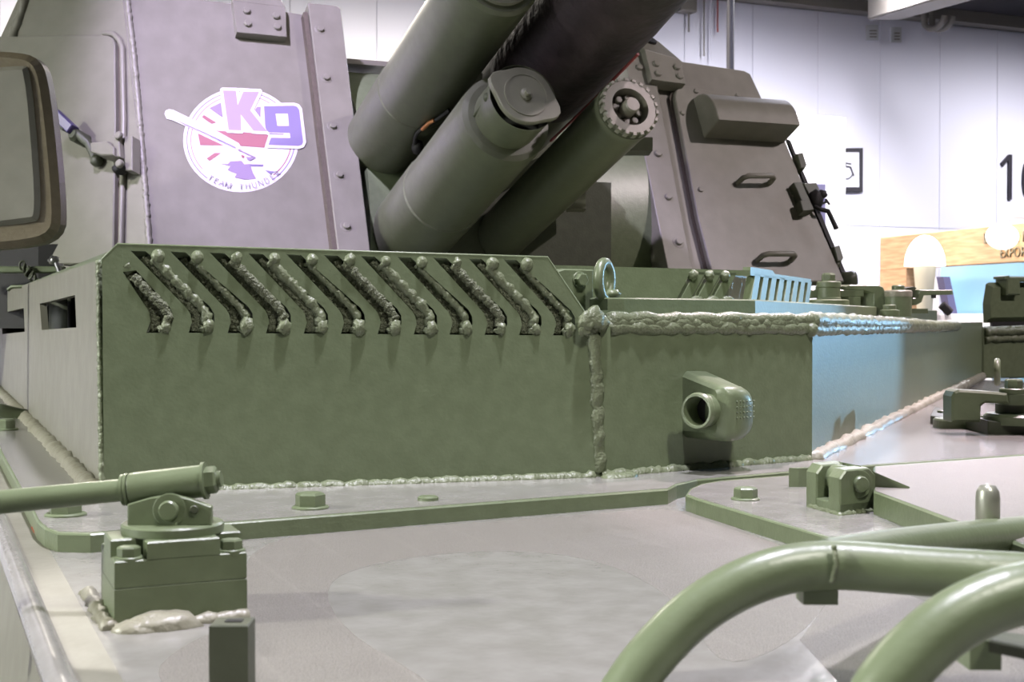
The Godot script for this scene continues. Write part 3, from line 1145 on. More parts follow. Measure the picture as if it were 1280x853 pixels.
	# flank part of that grille, turned like the flank
	var h0 := gend
	var len := 0.0
	for t in 60:
		var p: Vector3 = h0 + w * (t * 0.02)
		var v := look.inverse() * (p - EYE)
		if 640.0 + FOCAL * v.x / -v.z > 1016.0:
			break
		len = t * 0.02
	st = mb()
	var h1 := h0 + w * len
	prism(st, [h0 + gr * 0.84, h0 + gr * 1.12, h0 + w * 0.16 + gr * 1.12, h0 + w * 0.18 + gr, h1 + gr, h1 + gr * 0.84], -m * 0.012)
	hp("top_rail", st, mats.olive, rear)
	var num := 8
	for k in num:
		st = mb()
		var s0 := h0 + w * (len * (k + 0.1) / num)
		var s1 := w * (len * 0.6 / num)
		var lean := w * (len * 0.45 / num)
		prism(st, [s0, s0 + lean + gr * 0.9, s0 + lean + s1 + gr * 0.9, s0 + s1], -m * 0.014)
		hp("slat", st, mats.olive, rear)
		st = mb()
		bead(st, [s0 + s1 * 1.4 - m * 0.012, s0 + s1 * 1.4 + lean + gr * 0.75 - m * 0.012], 0.007, 0.9)
		hp("slag_bar", st, mats.burnt, rear)
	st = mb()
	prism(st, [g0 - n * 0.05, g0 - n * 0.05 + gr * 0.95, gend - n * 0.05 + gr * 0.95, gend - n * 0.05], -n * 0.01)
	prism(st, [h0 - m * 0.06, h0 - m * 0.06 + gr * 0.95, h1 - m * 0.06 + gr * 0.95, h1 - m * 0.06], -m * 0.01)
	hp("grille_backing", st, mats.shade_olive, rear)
	# lug with a hex bolt, and the lifting ring on its block
	st = mb()
	var la := q0 - u * 0.065 + n * 0.0
	var lf := func(x, y): return upright(x, y, la, la + u)
	prism(st, pts([690, 340, 706, 336, 742, 337, 742, 392, 690, 392], lf), -n * 0.02, 0.002)
	var lug := hp("bolt_lug", st, mats.olive)
	bolt(lug, lf.call(724, 350), n, 0.0095, "hex")
	st = mb()
	var rc: Vector3 = deep(755.5, 350.5, 1.83)
	var ring := []
	var rx := (u * 0.86 - n * 0.5).normalized()
	for i in 36:
		var t := TAU * i / 36.0
		ring.append(rc + rx * cos(t) * 0.0215 + Vector3.UP * sin(t) * 0.0235)
	tube(st, ring, 0.0072, 14, 0.0, true)
	var lr := hp("lifting_ring", st, mats.olive)
	st = mb()
	var rb := rc - Vector3(0, 0.03, 0)
	box(st, rb + u * 0.004 + Vector3.UP * -0.002, u * 0.014, Vector3.UP * 0.0085, n * 0.02, 0.002)
	blob(st, rb + u * 0.012 + Vector3.UP * 0.012, Vector3(0.012, 0.007, 0.01), 0.4)
	hp("ring_block", st, mats.olive, lr)
	slab_clamps(w, m)
	pipe_outlet(a, b, u, n)
	far_right(c, m, w)

func stack(called: String, px: float, rows: Array, depth: float, m: Material = null, parent: Node3D = null, sides := 24) -> MeshInstance3D:
	# a turned stack given as (half width in pixels, pixel y), bottom first
	var st := mb()
	var rr := []
	var base: Vector3 = deep(px, rows[0][1], depth)
	for r in rows:
		rr.append([r[0] * depth / FOCAL, deep(px, r[1], depth).y - base.y])
	rr.push_front([0.0, 0.0])
	rr.append([0.0, rr[-1][1]])
	lathe(st, base, Vector3.UP, rr, sides)
	return hp(called, st, m, parent)

func slab_clamps(w: Vector3, m: Vector3) -> void:
	var dd := 3.25
	var right := look.x
	var vw := func(x, y): return deep(x, y, dd)
	# turned clamp post with a hex cap
	var post := stack("clamp_post", 1036, [[15, 386], [15, 373], [14, 372], [14, 360], [15, 359], [15, 353], [13.5, 352], [9, 352], [9, 350]], dd)
	stack("hex_cap", 1035.5, [[8.6, 352], [8.6, 344], [7, 341.5]], dd, mats.olive, post, 6)
	stack("washer", 1036, [[25, 384], [25, 376], [22, 374.5]], dd, mats.olive, post)
	var st := mb()
	prism(st, pts([1013, 362, 1080, 362.5, 1080, 371, 1013, 373], vw), -m * 0.05, 0.002)
	hp("clamp_arm", st, mats.olive, post)
	# bent bracket
	st = mb()
	prism(st, pts([1056, 358, 1062, 356, 1098, 356.5, 1104, 359, 1106, 364, 1106, 394, 1092, 394, 1092, 367, 1078, 363, 1056, 363], vw), -m * 0.07, 0.002)
	prism(st, pts([1060, 371, 1076, 371, 1076, 394, 1060, 394], vw), -m * 0.05, 0.001)
	var br := hp("bent_bracket", st, mats.olive)
	stack("foot_bolt", 1112, [[12, 395], [12, 388], [8, 387], [8, 382], [6, 381]], dd - 0.1, mats.olive, br)
	# drum with pale top and cap
	var drum := stack("drum", 1122.5, [[16.5, 396], [16.5, 371], [17, 370], [17, 365], [15.5, 363], [8, 362.5], [8, 358], [6.5, 356.5]], dd)
	stack("rim_band", 1122.5, [[17.4, 371], [17.4, 364.5], [16, 363.2]], dd, mats.lip, drum)
	st = mb()
	prism(st, pts([1131, 361, 1143, 358.5, 1146, 360.5, 1143, 363, 1141, 374, 1138, 374, 1138, 364.5], vw), -m * 0.02)
	hp("drum_latch", st, mats.shade_olive, drum)
	# cranked lever bar
	st = mb()
	prism(st, pts([1139, 373, 1147, 372.5, 1150, 362.5, 1191, 362.5, 1192, 368.5, 1155, 369.5, 1152, 378, 1146, 381.5, 1139, 382], vw), -m * 0.03, 0.0015)
	var lv := hp("lever", st, mats.olive)
	st = mb()
	tube(st, [deep(1177, 381, dd), deep(1188, 391, dd)], 0.0105, 12)
	hp("rubber_knob", st, mats.dark, lv)
	st = mb()
	tube(st, [deep(1167, 369, dd), deep(1167, 373, dd)], 0.006, 10)
	hp("lever_pin", st, mats.dark, lv)
	st = mb()
	prism(st, pts([1138, 386, 1160, 386, 1160, 392, 1138, 392], vw), -m * 0.04)
	hp("lever_foot", st, mats.olive, lv)

func rounded(y0: float, y1: float, z1: float, r: float) -> Array:     # (v, depth) ring of a rounded block against a wall
	var q := []
	for i in 7:
		var t := PI / 2 * i / 6.0
		q.append(Vector2(y1 - (y1 - y0) * 0.2 - r + r * cos(t), z1 - r + r * sin(t)))
	for i in 7:
		var t := PI / 2 * i / 6.0
		q.append(Vector2(y0 + r - r * sin(t), z1 - r + r * cos(t)))
	q.append(Vector2(y0, -0.002))
	q.append(Vector2((y0 + y1) / 2.0, -0.002))
	q.append(Vector2(y1, -0.002))
	return q

func pipe_outlet(a: Vector3, b: Vector3, u: Vector3, n: Vector3) -> void:
	var o := upright(857, 505, a, b)
	var px := 1.86 / FOCAL
	var rows := []
	# u offset, low v, high v, reach, corner radius
	for s in [[-5.0, -33, 34, 0.068, 7], [-2.5, -38, 38, 0.075, 8], [0.0, -40, 40, 0.078, 8], [2, -42.0, 41.0, 0.083, 12], [18, -43, 41, 0.084, 14], [34, -42, 40, 0.082, 17], [48, -39, 35, 0.075, 20], [60, -34, 28, 0.06, 20], [70, -26, 19, 0.038, 14], [75, -18, 12, 0.014, 6]]:
		var ring := []
		for p in rounded(s[1] * px, s[2] * px, s[3], s[4] * px):
			ring.append(o + u * s[0] * px + Vector3.UP * p.x + n * p.y)
		rows.append(ring)
	var st := mb()
	loft(st, rows)
	var body := hp("outlet_elbow", st, mats.olive)
	tag(body, "cast pipe elbow with an open stub")
	var c := o + n * 0.05 - Vector3.UP * 5 * px
	var ax := (-u * 0.96 + n * 0.28).normalized()
	st = mb()
	lathe(st, c - ax * 0.01, ax, [[0.0255, 0.0], [0.0255, 0.006], [0.0215, 0.012], [0.0215, 0.034], [0.0235, 0.036], [0.0245, 0.04], [0.0235, 0.044], [0.0225, 0.046], [0.0195, 0.046], [0.0185, 0.04], [0.018, 0.0]], 36)
	hp("pipe_stub", st, mats.olive, body)
	st = mb()
	lathe(st, c - ax * 0.008, ax, [[0.0182, 0.0], [0.0182, 0.012], [0.0, 0.012]], 30)
	hp("bore", st, mats.dark, body)
	# cast-in marks: rows of small bosses and a bar
	st = mb()
	for r in 4:
		for k in 6:
			var at := o + u * (14 + k * 5.5) * px + n * 0.0845 + Vector3.UP * (6 - r * 6.5) * px
			blob(st, at, Vector3.ONE * 0.0013, 0.3, 4, 6)
	hp("cast_marks", st, mats.olive, body)
	tag(body.get_child(body.get_child_count() - 1), "", "", "", "stuff")

func far_right(c: Vector3, m: Vector3, w: Vector3) -> void:
	# hull ledge with weld at the far end of the slab
	var z := c.z + 0.02
	var deepward := Vector3(look.x.x * 0.33 - look.z.x, 0, look.x.z * 0.33 - look.z.z).normalized()
	var fz := func(x, y): return atz(x, y, z)
	var st := mb()
	prism(st, pts([1229, 409, 1420, 402, 1420, 472, 1229, 473], fz), deepward * 0.5, 0.004)
	var lg := hp("rear_ledge", st, mats.olive)
	st = mb()
	bead(st, pts([1231, 415, 1420, 411], fz), 0.017, 0.5)
	bead(st, pts([1231, 424, 1420, 420], fz), 0.013, 0.5)
	hp("ledge_weld", st, mats.weld, lg)
	# stowage bin with a strap
	var zb := z - 0.12
	var fb := func(x, y): return atz(x, y, zb)
	st = mb()
	prism(st, pts([1237, 355, 1241, 353, 1360, 353, 1360, 401, 1234, 404, 1233, 380], fb), deepward * 0.4, 0.02)
	var bin := hp("stowage_bin", st, mats.olive)
	st = mb()
	prism(st, pts([1259, 345.5, 1345, 345.5, 1345, 352, 1276, 352.5, 1276, 369, 1259, 369], func(x, y): return atz(x, y, zb + 0.03)), Vector3(0, 0, -0.06), 0.005)
	prism(st, pts([1256, 345.5, 1262, 344.5, 1262, 349, 1256, 349], func(x, y): return atz(x, y, zb + 0.03)), Vector3(0, 0, -0.06))
	hp("bin_strap", st, mats.olive, bin)
	st = mb()
	prism(st, pts([1240, 402.5, 1360, 401, 1360, 410, 1240, 411], fb), deepward * 0.4)
	hp("bin_foot", st, mats.dark, bin)
	# eye ring standing on the deck
	st = mb()
	var rc := deep(1246.5, 465.5, 3.6)
	var ring := []
	var rx := (look.x * 0.35 - look.z * 0.94).normalized()
	for i in 28:
		var t := TAU * i / 28.0
		ring.append(rc + rx * cos(t) * 0.027 + Vector3.UP * sin(t) * 0.029)
	tube(st, ring, 0.0085, 12, 0.0, true)
	hp("eye_ring", st, mats.olive)

# -------------------------------------------------------- clamps, hinge, pins on the front deck
func deck_fittings() -> void:
	# hinge block: two cheeks on a sole, a knuckle and a pin between them
	var p0 := lev(1050, 645, PLATE)
	var p1 := lev(1008, 633, PLATE)
	var p2 := lev(1089, 640, PLATE)
	var across := p1 - p0
	var along := (p2 - p0)
	along = along.normalized() * 0.058
	var hh := 0.047
	var prof := func(at: Vector3) -> Array:
		return [at, at + Vector3.UP * (hh * 0.82), at + along * 0.16 + Vector3.UP * hh, at + along * 0.8 + Vector3.UP * hh, at + along + Vector3.UP * (hh * 0.82), at + along]
	var st := mb()
	prism(st, prof.call(p0), across * 0.33, 0.0015)
	var hg := hp("hinge_block", st, mats.olive)
	tag(hg, "hinge block with two cheeks and a pin")
	st = mb()
	prism(st, prof.call(p0 + across * 0.68), across * 0.32, 0.0015)
	hp("cheek", st, mats.olive, hg)
	st = mb()
	var sole := p0 + across * 0.5 + along * 0.5
	box(st, sole + Vector3.UP * 0.006, across * 0.5, Vector3.UP * 0.006, along * 0.5, 0.001)
	hp("sole", st, mats.olive, hg)
	var pin := p0 + along * 0.52 + Vector3.UP * (hh * 0.66)
	bolt(hg, pin - across * 0.0, -across.normalized(), 0.0088, "washer_round", mats.olive, "pin_head")
	st = mb()
	lathe(st, pin + across * 0.36, across, [[0.0, 0.0], [hh * 0.34, 0.0], [hh * 0.34, across.length() * 0.28], [0, across.length() * 0.28]], 24)
	hp("knuckle", st, mats.olive, hg)
	# wedge leaf running to the hatch plate
	st = mb()
	var k0 := pin + across * 0.2 + Vector3.UP * 0.014
	var k1 := lev(1137, 609, 0.045)
	var thick := across * 0.62
	prism(st, [p0 + across * 0.18 + along * 0.72 + Vector3.UP * hh * 1.02, k1, k1 - Vector3.UP * 0.003, p0 + across * 0.18 + along * 0.85 + Vector3.UP * hh * 0.5], thick)
	hp("hinge_leaf", st, mats.olive, hg)
	st = mb()
	box(st, lev(1009, 609, PLATE) + Vector3.UP * 0.012, look.x * 0.006, Vector3.UP * 0.012, across.cross(Vector3.UP).normalized() * 0.018, 0.001)
	hp("stop_block", st, mats.olive, hg)
	st = mb()
	bead(st, [p1 - across * 0.1, p0, p2], 0.004, 0.5)
	hp("base_weld", st, mats.weld, hg)
	# S-shaped deck clamp at the right edge
	var d0 := 2.42
	var vw := func(x, y): return deep(x, y, d0)
	var into := Vector3(look.z.x, 0, look.z.z).normalized() * -1.0
	st = mb()
	var b0: Vector3 = lev(1203, 535, PLATE)
	var poly := []
	for i in 20:
		var t := TAU * i / 20.0
		var cx := 0.036 if cos(t) > 0 else -0.036
		poly.append(b0 + look.x * (cx + 0.017 * cos(t)) + into * 0.034 * sin(t) + Vector3.UP * 0.018)
	prism(st, poly, Vector3(0, -0.018, 0), 0.003)
	var cl := hp("deck_clamp", st, mats.olive)
	tag(cl, "cranked deck clamp on an oval foot")
	st = mb()
	prism(st, pts([1190, 528, 1190, 496, 1193, 490, 1199, 487.5, 1240, 490, 1260, 492, 1262, 505, 1232, 504, 1227, 508, 1226, 528], vw), into * 0.05, 0.004)
	hp("clamp_arm", st, mats.olive, cl)
	stack("clamp_nut", 1267, [[11, 486], [11, 476], [9, 474]], d0 + 0.03, mats.olive, cl, 6)
	stack("clamp_washer", 1267, [[19, 506], [19, 493], [17.5, 492], [17.5, 486.5], [16, 485.5]], d0 + 0.03, mats.olive, cl)
	stack("clamp_post", 1268, [[23, 534], [23, 505], [20, 503]], d0 + 0.06, mats.shade_olive, cl)
	stack("swivel_disc", 1275, [[44, 530], [44, 520], [40, 517]], d0 + 0.04, mats.olive, cl)
	bolt(cl, lev(1230, 533, PLATE) + Vector3.UP * 0.017, Vector3.UP, 0.008, "flat")
	bolt(cl, lev(1177, 526, PLATE) + Vector3.UP * 0.017, Vector3.UP, 0.009, "flat")
	st = mb()
	prism(st, pts([1235, 526, 1330, 535, 1330, 556, 1235, 543], vw), into * 0.12, 0.002)
	hp("clamp_sole", st, mats.shade_olive, cl)
	st = mb()
	prism(st, [lev(1163, 520, 0.034), lev(1192, 524, 0.034), lev(1192, 512, 0.034), lev(1168, 509, 0.034)], Vector3(0, -0.016, 0), 0.001)
	hp("sole_plate", st, mats.shade_olive, cl)
	# upright pin with a rounded head
	st = mb()
	var pb := lev(1234.5, 672, 0.043)
	lathe(st, pb, Vector3.UP, [[0.0, 0.0], [0.0098, 0.0], [0.0098, 0.032], [0.009, 0.038], [0.0065, 0.0425], [0.0, 0.0445]], 24, false)
	hp("locating_pin", st, mats.worn_steel)

func marker_rod() -> void:
	# base block on the deck
	var p0 := lev(143, 787, 0)
	var p1 := lev(309, 771, 0)
	var p2 := lev(117, 741, 0)
	var u := (p1 - p0)
	var v := (p2 - p0)
	v = v.normalized() * 0.085
	var up := Vector3.UP
	var foot := func(h: float, a := 0.0, b := 1.0, c := 0.0, d := 1.0) -> Array:
		return [p0 + u * a + v * c + up * h, p0 + u * b + v * c + up * h, p0 + u * b + v * d + up * h, p0 + u * a + v * d + up * h]
	var st := mb()
	prism(st, foot.call(0.0285), Vector3(0, -0.0285, 0), 0.0006)
	var bl := hp("rod_base", st, mats.olive)
	tag(bl, "two-layer bolted base block of the marker rod")
	st = mb()
	prism(st, foot.call(0.0485, 0.002, 0.998, 0.003, 0.997), Vector3(0, -0.0195, 0), 0.001)
	hp("upper_block", st, mats.olive, bl)
	st = mb()
	prism(st, [p0 + u * 0.24 + up * 0.061, p0 + u * 0.79 + up * 0.061, p0 + u * 0.79 + v * 0.26 + up * 0.061, p0 + u + v * 0.26 + up * 0.061, p0 + u + v * 0.75 + up * 0.061, p0 + u * 0.79 + v * 0.75 + up * 0.061, p0 + u * 0.79 + v + up * 0.061, p0 + u * 0.24 + v + up * 0.061, p0 + u * 0.24 + v * 0.75 + up * 0.061, p0 + v * 0.75 + up * 0.061, p0 + v * 0.26 + up * 0.061, p0 + u * 0.24 + v * 0.26 + up * 0.061], Vector3(0, -0.0128, 0), 0.0012)
	hp("pad", st, mats.olive, bl)
	for q in [[0.12, 0.12], [0.9, 0.12], [0.1, 0.88], [0.9, 0.88]]:
		bolt(bl, p0 + u * q[0] + v * q[1] + up * 0.0485, up, 0.0085, "hex", mats.olive, "bolt", q[0] * 5.0)
	var c := p0 + u * 0.5 + v * 0.5 + up * 0.061
	st = mb()
	lathe(st, c, up, [[0.0, 0.0], [0.038, 0.0], [0.0385, 0.006], [0.037, 0.0075], [0.0, 0.0075]], 40)
	var dd := hp("swivel_disc", st, mats.olive, bl)
	# goo of welds round the foot
	st = mb()
	bead(st, [p2 - u * 0.05, p0 - u * 0.03 - v * 0.02], 0.007, 0.6)
	bead(st, [p0 - v * 0.06, p0 + u * 0.6 - v * 0.06, p1 - v * 0.04], 0.0065, 0.4)
	blob(st, p0 + u * 0.33 - v * 0.1, Vector3(0.032, 0.012, 0.016), 0.3)
	blob(st, p0 + u * 0.16 - v * 0.12, Vector3(0.018, 0.008, 0.014), 0.3)
	hp("base_weld", st, mats.lip, bl)
	# cheek plate with dome nut
	var dep := (look.inverse() * (c - EYE)).z * -1.0
	var df := dep - 0.018
	var vw := func(x, y): return deep(x, y, df)
	var into := Vector3(-look.z.x, 0, -look.z.z).normalized()
	st = mb()
	prism(st, pts([159, 664, 159, 631, 186, 623, 213, 618, 240, 625, 264, 634, 264, 657], vw), into * 0.006, 0.0008)
	var ck := hp("cheek_plate", st, mats.olive)
	st = mb()
	prism(st, pts([164, 664, 164, 631, 213, 616, 260, 634, 260, 658], func(x, y): return deep(x, y, dep + 0.02)), into * 0.006)
	hp("rear_cheek", st, mats.olive, ck)
	bolt(ck, vw.call(212, 638), -into, 0.0075, "washer_round", mats.olive, "pivot_nut")
	bolt(ck, vw.call(243, 637), -into, 0.0032, "round", mats.shade_olive, "screw")
	# sleeve, washers, nut, rod
	var s0 := deep(163, 612, dep)
	var s1 := deep(254, 601.5, dep)
	var ax := (s1 - s0).normalized()
	var len := s0.distance_to(s1)
	st = mb()
	lathe(st, s0, ax, [[0.0, 0.0], [0.0118, 0.0], [0.0124, 0.001], [0.0124, len], [0.0, len]], 32)
	var sl := hp("sleeve", st, mats.olive)
	st = mb()
	for r in [[-0.006, 0.012], [-0.003, 0.0125], [len, 0.0142]]:
		st = mb()
		lathe(st, s0 + ax * r[0], ax, [[0.0, 0.0], [r[1], 0.0], [r[1], 0.0024], [0.0, 0.0024]], 28)
		hp("washer", st, mats.olive, sl)
	st = mb()
	lathe(st, s1 + ax * 0.0025, ax, [[0.0105, 0.0], [0.0105, 0.007], [0.009, 0.0085], [0.0, 0.0085]], 6)
	lathe(st, s1 + ax * 0.011, ax, [[0.0, -0.001], [0.0062, 0.0], [0.0062, 0.003], [0, 0.003]], 16)
	hp("nut", st, mats.olive, sl)
	st = mb()
	var r0 := deep(0, 628, dep)
	var far := s0 + (r0 - s0) * 3.0
	tube(st, [far, r0, s0], [0.0098, 0.0092, 0.0085], 24)
	hp("marker_rod", st, mats.olive)
	# square post with a slotted top in the foreground
	st = mb()
	var d2 := 0.79
	var t0 := deep(261, 782, d2)
	var t1 := deep(310, 779, d2)
	var hw := (t1 - t0)
	hw.y = 0
	var dv := into * 0.022
	var base := Vector3(t0.x, 0, t0.z)
	var ht := t0.y
	prism(st, [base + up * ht, base + hw + up * ht, base + hw + dv + up * ht, base + dv + up * ht], Vector3(0, -ht, 0), 0.0008)
	var sp := hp("square_post", st, mats.shade_olive)
	st = mb()
	var sc := base + hw * 0.55 + dv * 0.5 + up * (ht + 0.0002)
	box(st, sc, hw * 0.22, up * 0.0004, dv * 0.16)
	hp("slot", st, mats.dark, sp)

func guard_tubes() -> void:
	var st := mb()
	var p := [deep(742, 930, 0.78), deep(772, 880, 0.79), deep(818, 816, 0.80), deep(880, 758, 0.81), deep(955, 720, 0.815), deep(1035, 707, 0.82), deep(1160, 715, 0.81), deep(1290, 723, 0.80), deep(1500, 735, 0.79)]
	tube(st, smooth_path(p, 9), 0.0148, 28)
	var g := hp("headlight_guard", st, mats.olive)
	tag(g, "bent tube guard in the foreground")
	st = mb()
	var p2 := [deep(1020, 1010, 0.62), deep(1068, 930, 0.63), deep(1112, 853, 0.635), deep(1165, 797, 0.64), deep(1222, 761, 0.645), deep(1290, 740, 0.65), deep(1400, 730, 0.66)]
	tube(st, smooth_path(p2, 9), 0.0147, 28)
	hp("guard_tube", st, mats.olive, g)
	st = mb()
	var p3 := [deep(1030, 704, 0.83), deep(1110, 689, 0.93), deep(1200, 676, 1.05), deep(1290, 666, 1.17), deep(1450, 650, 1.4)]
	tube(st, smooth_path(p3, 6), 0.0146, 24)
	hp("guard_tube", st, mats.olive, g)
	st = mb()
	bead(st, [deep(1042, 682, 0.805), deep(1046, 705, 0.802), deep(1040, 728, 0.806)], 0.0018, 0.4)
	hp("guard_weld", st, mats.weld, g)
	st = mb()
	var c := deep(1021, 740, 0.83)
	box(st, c, look.x * 0.0105, Vector3.UP * 0.006, look.z * 0.011, 0.001)
	hp("guard_bracket", st, mats.olive, g)
	st = mb()
	var c2 := deep(1222, 812, 0.70)
	box(st, c2, look.x * 0.008, Vector3.UP * 0.008, look.z * 0.012, 0.001)
	hp("guard_bracket", st, mats.olive, g)
	st = mb()
	prism(st, [deep(1236, 800, 0.66), deep(1340, 822, 0.66), deep(1340, 800, 0.72), deep(1236, 788, 0.72)], Vector3(0, -0.006, 0), 0.001)
	hp("guard_strap", st, mats.shade_olive, g)

# -------------------------------------------------------- turret
func fix(px: float, py: float, n: float = 0.0) -> Vector3:
	return tur(px, py, n)

func turret() -> void:
	var st := mb()
	var deepv := Vector3(0, 0, -2.3)
	var T := func(x, y): return tur(x, y)
	# left cheek
	prism(st, pts([150, -30, 254, 0, 300, 6, 382, 19, 425, 340, 191, 340], T), Vector3(0, 0, -0.06))
	var lc := hp("left_cheek", st, mats.turret)
	tag(lc, "pale cheek plate with the round emblem")
	st = mb()
	prism(st, pts([152, -28, 255, 1, 382, 20, 428, 340, 191, 340], func(x, y): return tur(x, y, -0.065)), deepv)
	hp("turret_body", st, mats.shade_olive)
	st = mb()
	bead(st, pts([157, -20, 168, 75, 178, 190, 187, 310], func(x, y): return tur(x, y, -0.001)), 0.0085, 0.25)
	hp("seam_weld", st, mats.turret, lc)
	st = mb()
	prism(st, pts([385, 3, 421, 7, 426, 11, 466, 340, 426, 340], func(x, y): return tur(x, y, 0.035)), -TN * 0.09, 0.002)
	var fl := hp("flange_strip", st, mats.turret)
	for r in [[400.5, 37], [408, 97.5], [416, 158], [424.5, 219], [433, 283]]:
		bolt(fl, tur(r[0], r[1], 0.035), TN, 0.0095, "washer_round", mats.turret)
	st = mb()
	prism(st, pts([379, 15, 384.5, 15, 428, 340, 419, 340], func(x, y): return tur(x, y, 0.028)), -TN * 0.06)
	hp("seal_strip", st, mats.seal, fl)
	# lifting lug on the left cheek
	st = mb()
	prism(st, pts([291, 1, 357, 9, 358.5, 46, 296, 40], func(x, y): return tur(x, y, 0.026)), -TN * 0.03, 0.001)
	var lug := hp("lifting_lug", st, mats.turret)
	for r in [[308, 14], [345, 20.5], [309.5, 30], [346.5, 34]]:
		bolt(lug, tur(r[0], r[1], 0.026), TN, 0.011, "round", mats.turret)
	st = mb()
	var l0 := tur(291, 1, 0.026)
	var l1 := tur(357, 9, 0.026)
	prism(st, [l0, l1, l1 + Vector3(-0.03, 0.11, -0.1), l0 + Vector3(0.03, 0.12, -0.1)], Vector3(0, -0.01, -0.03), 0.002)
	hp("lug_ear", st, mats.turret, lug)
	emblem(lc)
	left_facet(lc)
	right_cheek()
	# turret ring and the dark gap under the turret
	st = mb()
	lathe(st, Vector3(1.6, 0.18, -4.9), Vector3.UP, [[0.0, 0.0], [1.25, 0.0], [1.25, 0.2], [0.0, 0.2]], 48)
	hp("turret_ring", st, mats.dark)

func emblem(parent: Node3D) -> void:
	var st := mb()
	var layer := [0.0005]
	var E := func(x: float, y: float) -> Vector3:      # emblem drawing units to the plate
		return tur(200.0 + x / 5.685, 100.0 + y / 5.685, layer[0])
	var fill := func(poly: PackedVector2Array, c: Color) -> void:
		st.set_color(c.srgb_to_linear())
		var tr := Geometry2D.triangulate_polygon(poly)
		for i in range(0, tr.size(), 3):
			var p: Vector2 = poly[tr[i]]
			var q: Vector2 = poly[tr[i + 1]]
			var r: Vector2 = poly[tr[i + 2]]
			tri(st, E.call(p.x, p.y), E.call(q.x, q.y), E.call(r.x, r.y), TN)
		layer[0] += 0.00012
	var ell := func(k: float, a0: float, a1: float, k2 := 0.0) -> PackedVector2Array:
		var q := PackedVector2Array()
		for i in 49:
			var a := deg_to_rad(lerpf(a0, a1, i / 48.0))
			q.append(Vector2(575 + 410 * k * cos(a), 428 + 370 * k * sin(a)))
		if k2 > 0.0:
			for i in 49:
				var a := deg_to_rad(lerpf(a1, a0, i / 48.0))
				q.append(Vector2(575 + 410 * k2 * cos(a), 428 + 370 * k2 * sin(a)))
		else:
			q.remove_at(48)
		return q
	var V := func(f: Array) -> PackedVector2Array:
		var q := PackedVector2Array()
		for i in range(0, f.size(), 2):
			q.append(Vector2(f[i], f[i + 1]))
		return q
	var white := Color8(216, 212, 216)
	var pink := Color8(152, 100, 110)
	var lilac := Color8(142, 124, 154)
	var violet := Color8(124, 114, 152)
	fill.call(ell.call(1.0, 0, 360), white)
	fill.call(ell.call(0.945, 128, 330, 0.925), violet)
	fill.call(ell.call(0.875, 140, 330, 0.86), pink)
	fill.call(ell.call(0.945, 8, 55, 0.925), violet)
	fill.call(ell.call(0.885, 8, 50, 0.865), pink)
	for f in [[268, 378, 455, 466, 285, 464], [360, 357, 605, 372, 772, 388, 742, 482, 560, 468, 470, 425], [312, 248, 400, 302, 365, 312, 296, 264], [330, 558, 388, 518, 436, 518, 352, 576]]:
		fill.call(V.call(f), pink)
	for f in [[350, 200, 432, 160, 446, 268], [690, 190, 716, 190, 712, 266, 674, 214]]:
		fill.call(V.call(f), lilac)
	fill.call(V.call([420, 592, 480, 598, 500, 578, 580, 575, 600, 600, 640, 596, 660, 660, 684, 702, 600, 708, 530, 692, 545, 668, 480, 640, 500, 612]), lilac)
	fill.call(V.call([640, 598, 735, 600, 732, 614, 640, 612]), violet)
	fill.call(V.call([745, 640, 822, 652, 780, 668]), violet)
	fill.call(V.call([575, 528, 602, 540, 596, 556, 580, 552]), pink)
	fill.call(V.call([612, 545, 680, 552, 640, 574, 620, 568]), lilac)
	# the gun barrel across the disc
	fill.call(V.call([32, 240, 40, 218, 62, 208, 92, 212, 420, 372, 560, 450, 580, 490, 540, 492, 420, 432, 80, 282, 48, 276]), white)
	fill.call(V.call([84, 268, 180, 312, 330, 378, 430, 425, 540, 478, 538, 488, 426, 434, 326, 386, 176, 320]), violet)
	fill.call(V.call([560, 492, 680, 548, 676, 556, 556, 500]), lilac)
	# letter K and numeral 9 with white outlines
	var kk: PackedVector2Array = V.call([447, 74, 540, 76, 552, 178, 592, 82, 706, 84, 642, 216, 762, 366, 664, 362, 574, 246, 578, 360, 487, 356])
	var nine: PackedVector2Array = V.call([738, 186, 950, 182, 975, 190, 990, 212, 1018, 442, 1008, 462, 984, 470, 770, 462, 788, 410, 926, 412, 922, 378, 776, 374, 758, 360, 748, 338])
	for g in [kk, nine]:
		for o in Geometry2D.offset_polygon(g, 20.0, Geometry2D.JOIN_ROUND):
			fill.call(o, white)
	fill.call(kk, Color8(156, 140, 152))
	fill.call(nine, violet)
	fill.call(V.call([822, 240, 908, 240, 916, 326, 834, 326]), white)
	fill.call(V.call([776, 378, 880, 382, 880, 390, 776, 388]), violet)
	var decal := hp("emblem", st, mats.print, parent)
	tag(decal, "round white emblem with Kg lettering and a gun on a flag")
	# words along the lower rim
	st = mb()
	layer[0] += 0.0004
	var words := "TEAM THUNDER"
	for i in words.length():
		var a := deg_to_rad(lerpf(126.0, 46.0, i / 11.0))
		var at: Vector3 = E.call(575 + 372 * cos(a), 428 + 330 * sin(a))
		var ctr: Vector3 = E.call(575.0, 428.0)
		var upv := (ctr - at).normalized()
		var ac := upv.cross(TN).normalized()
		if words[i] != " ":
			text_on(st, words[i], at, ac, upv, 0.017, 0.0004)
	hp("rim_lettering", st, mats.get("rim_ink", mat("rim_ink", Color8(140, 136, 152), 0.6)), parent)

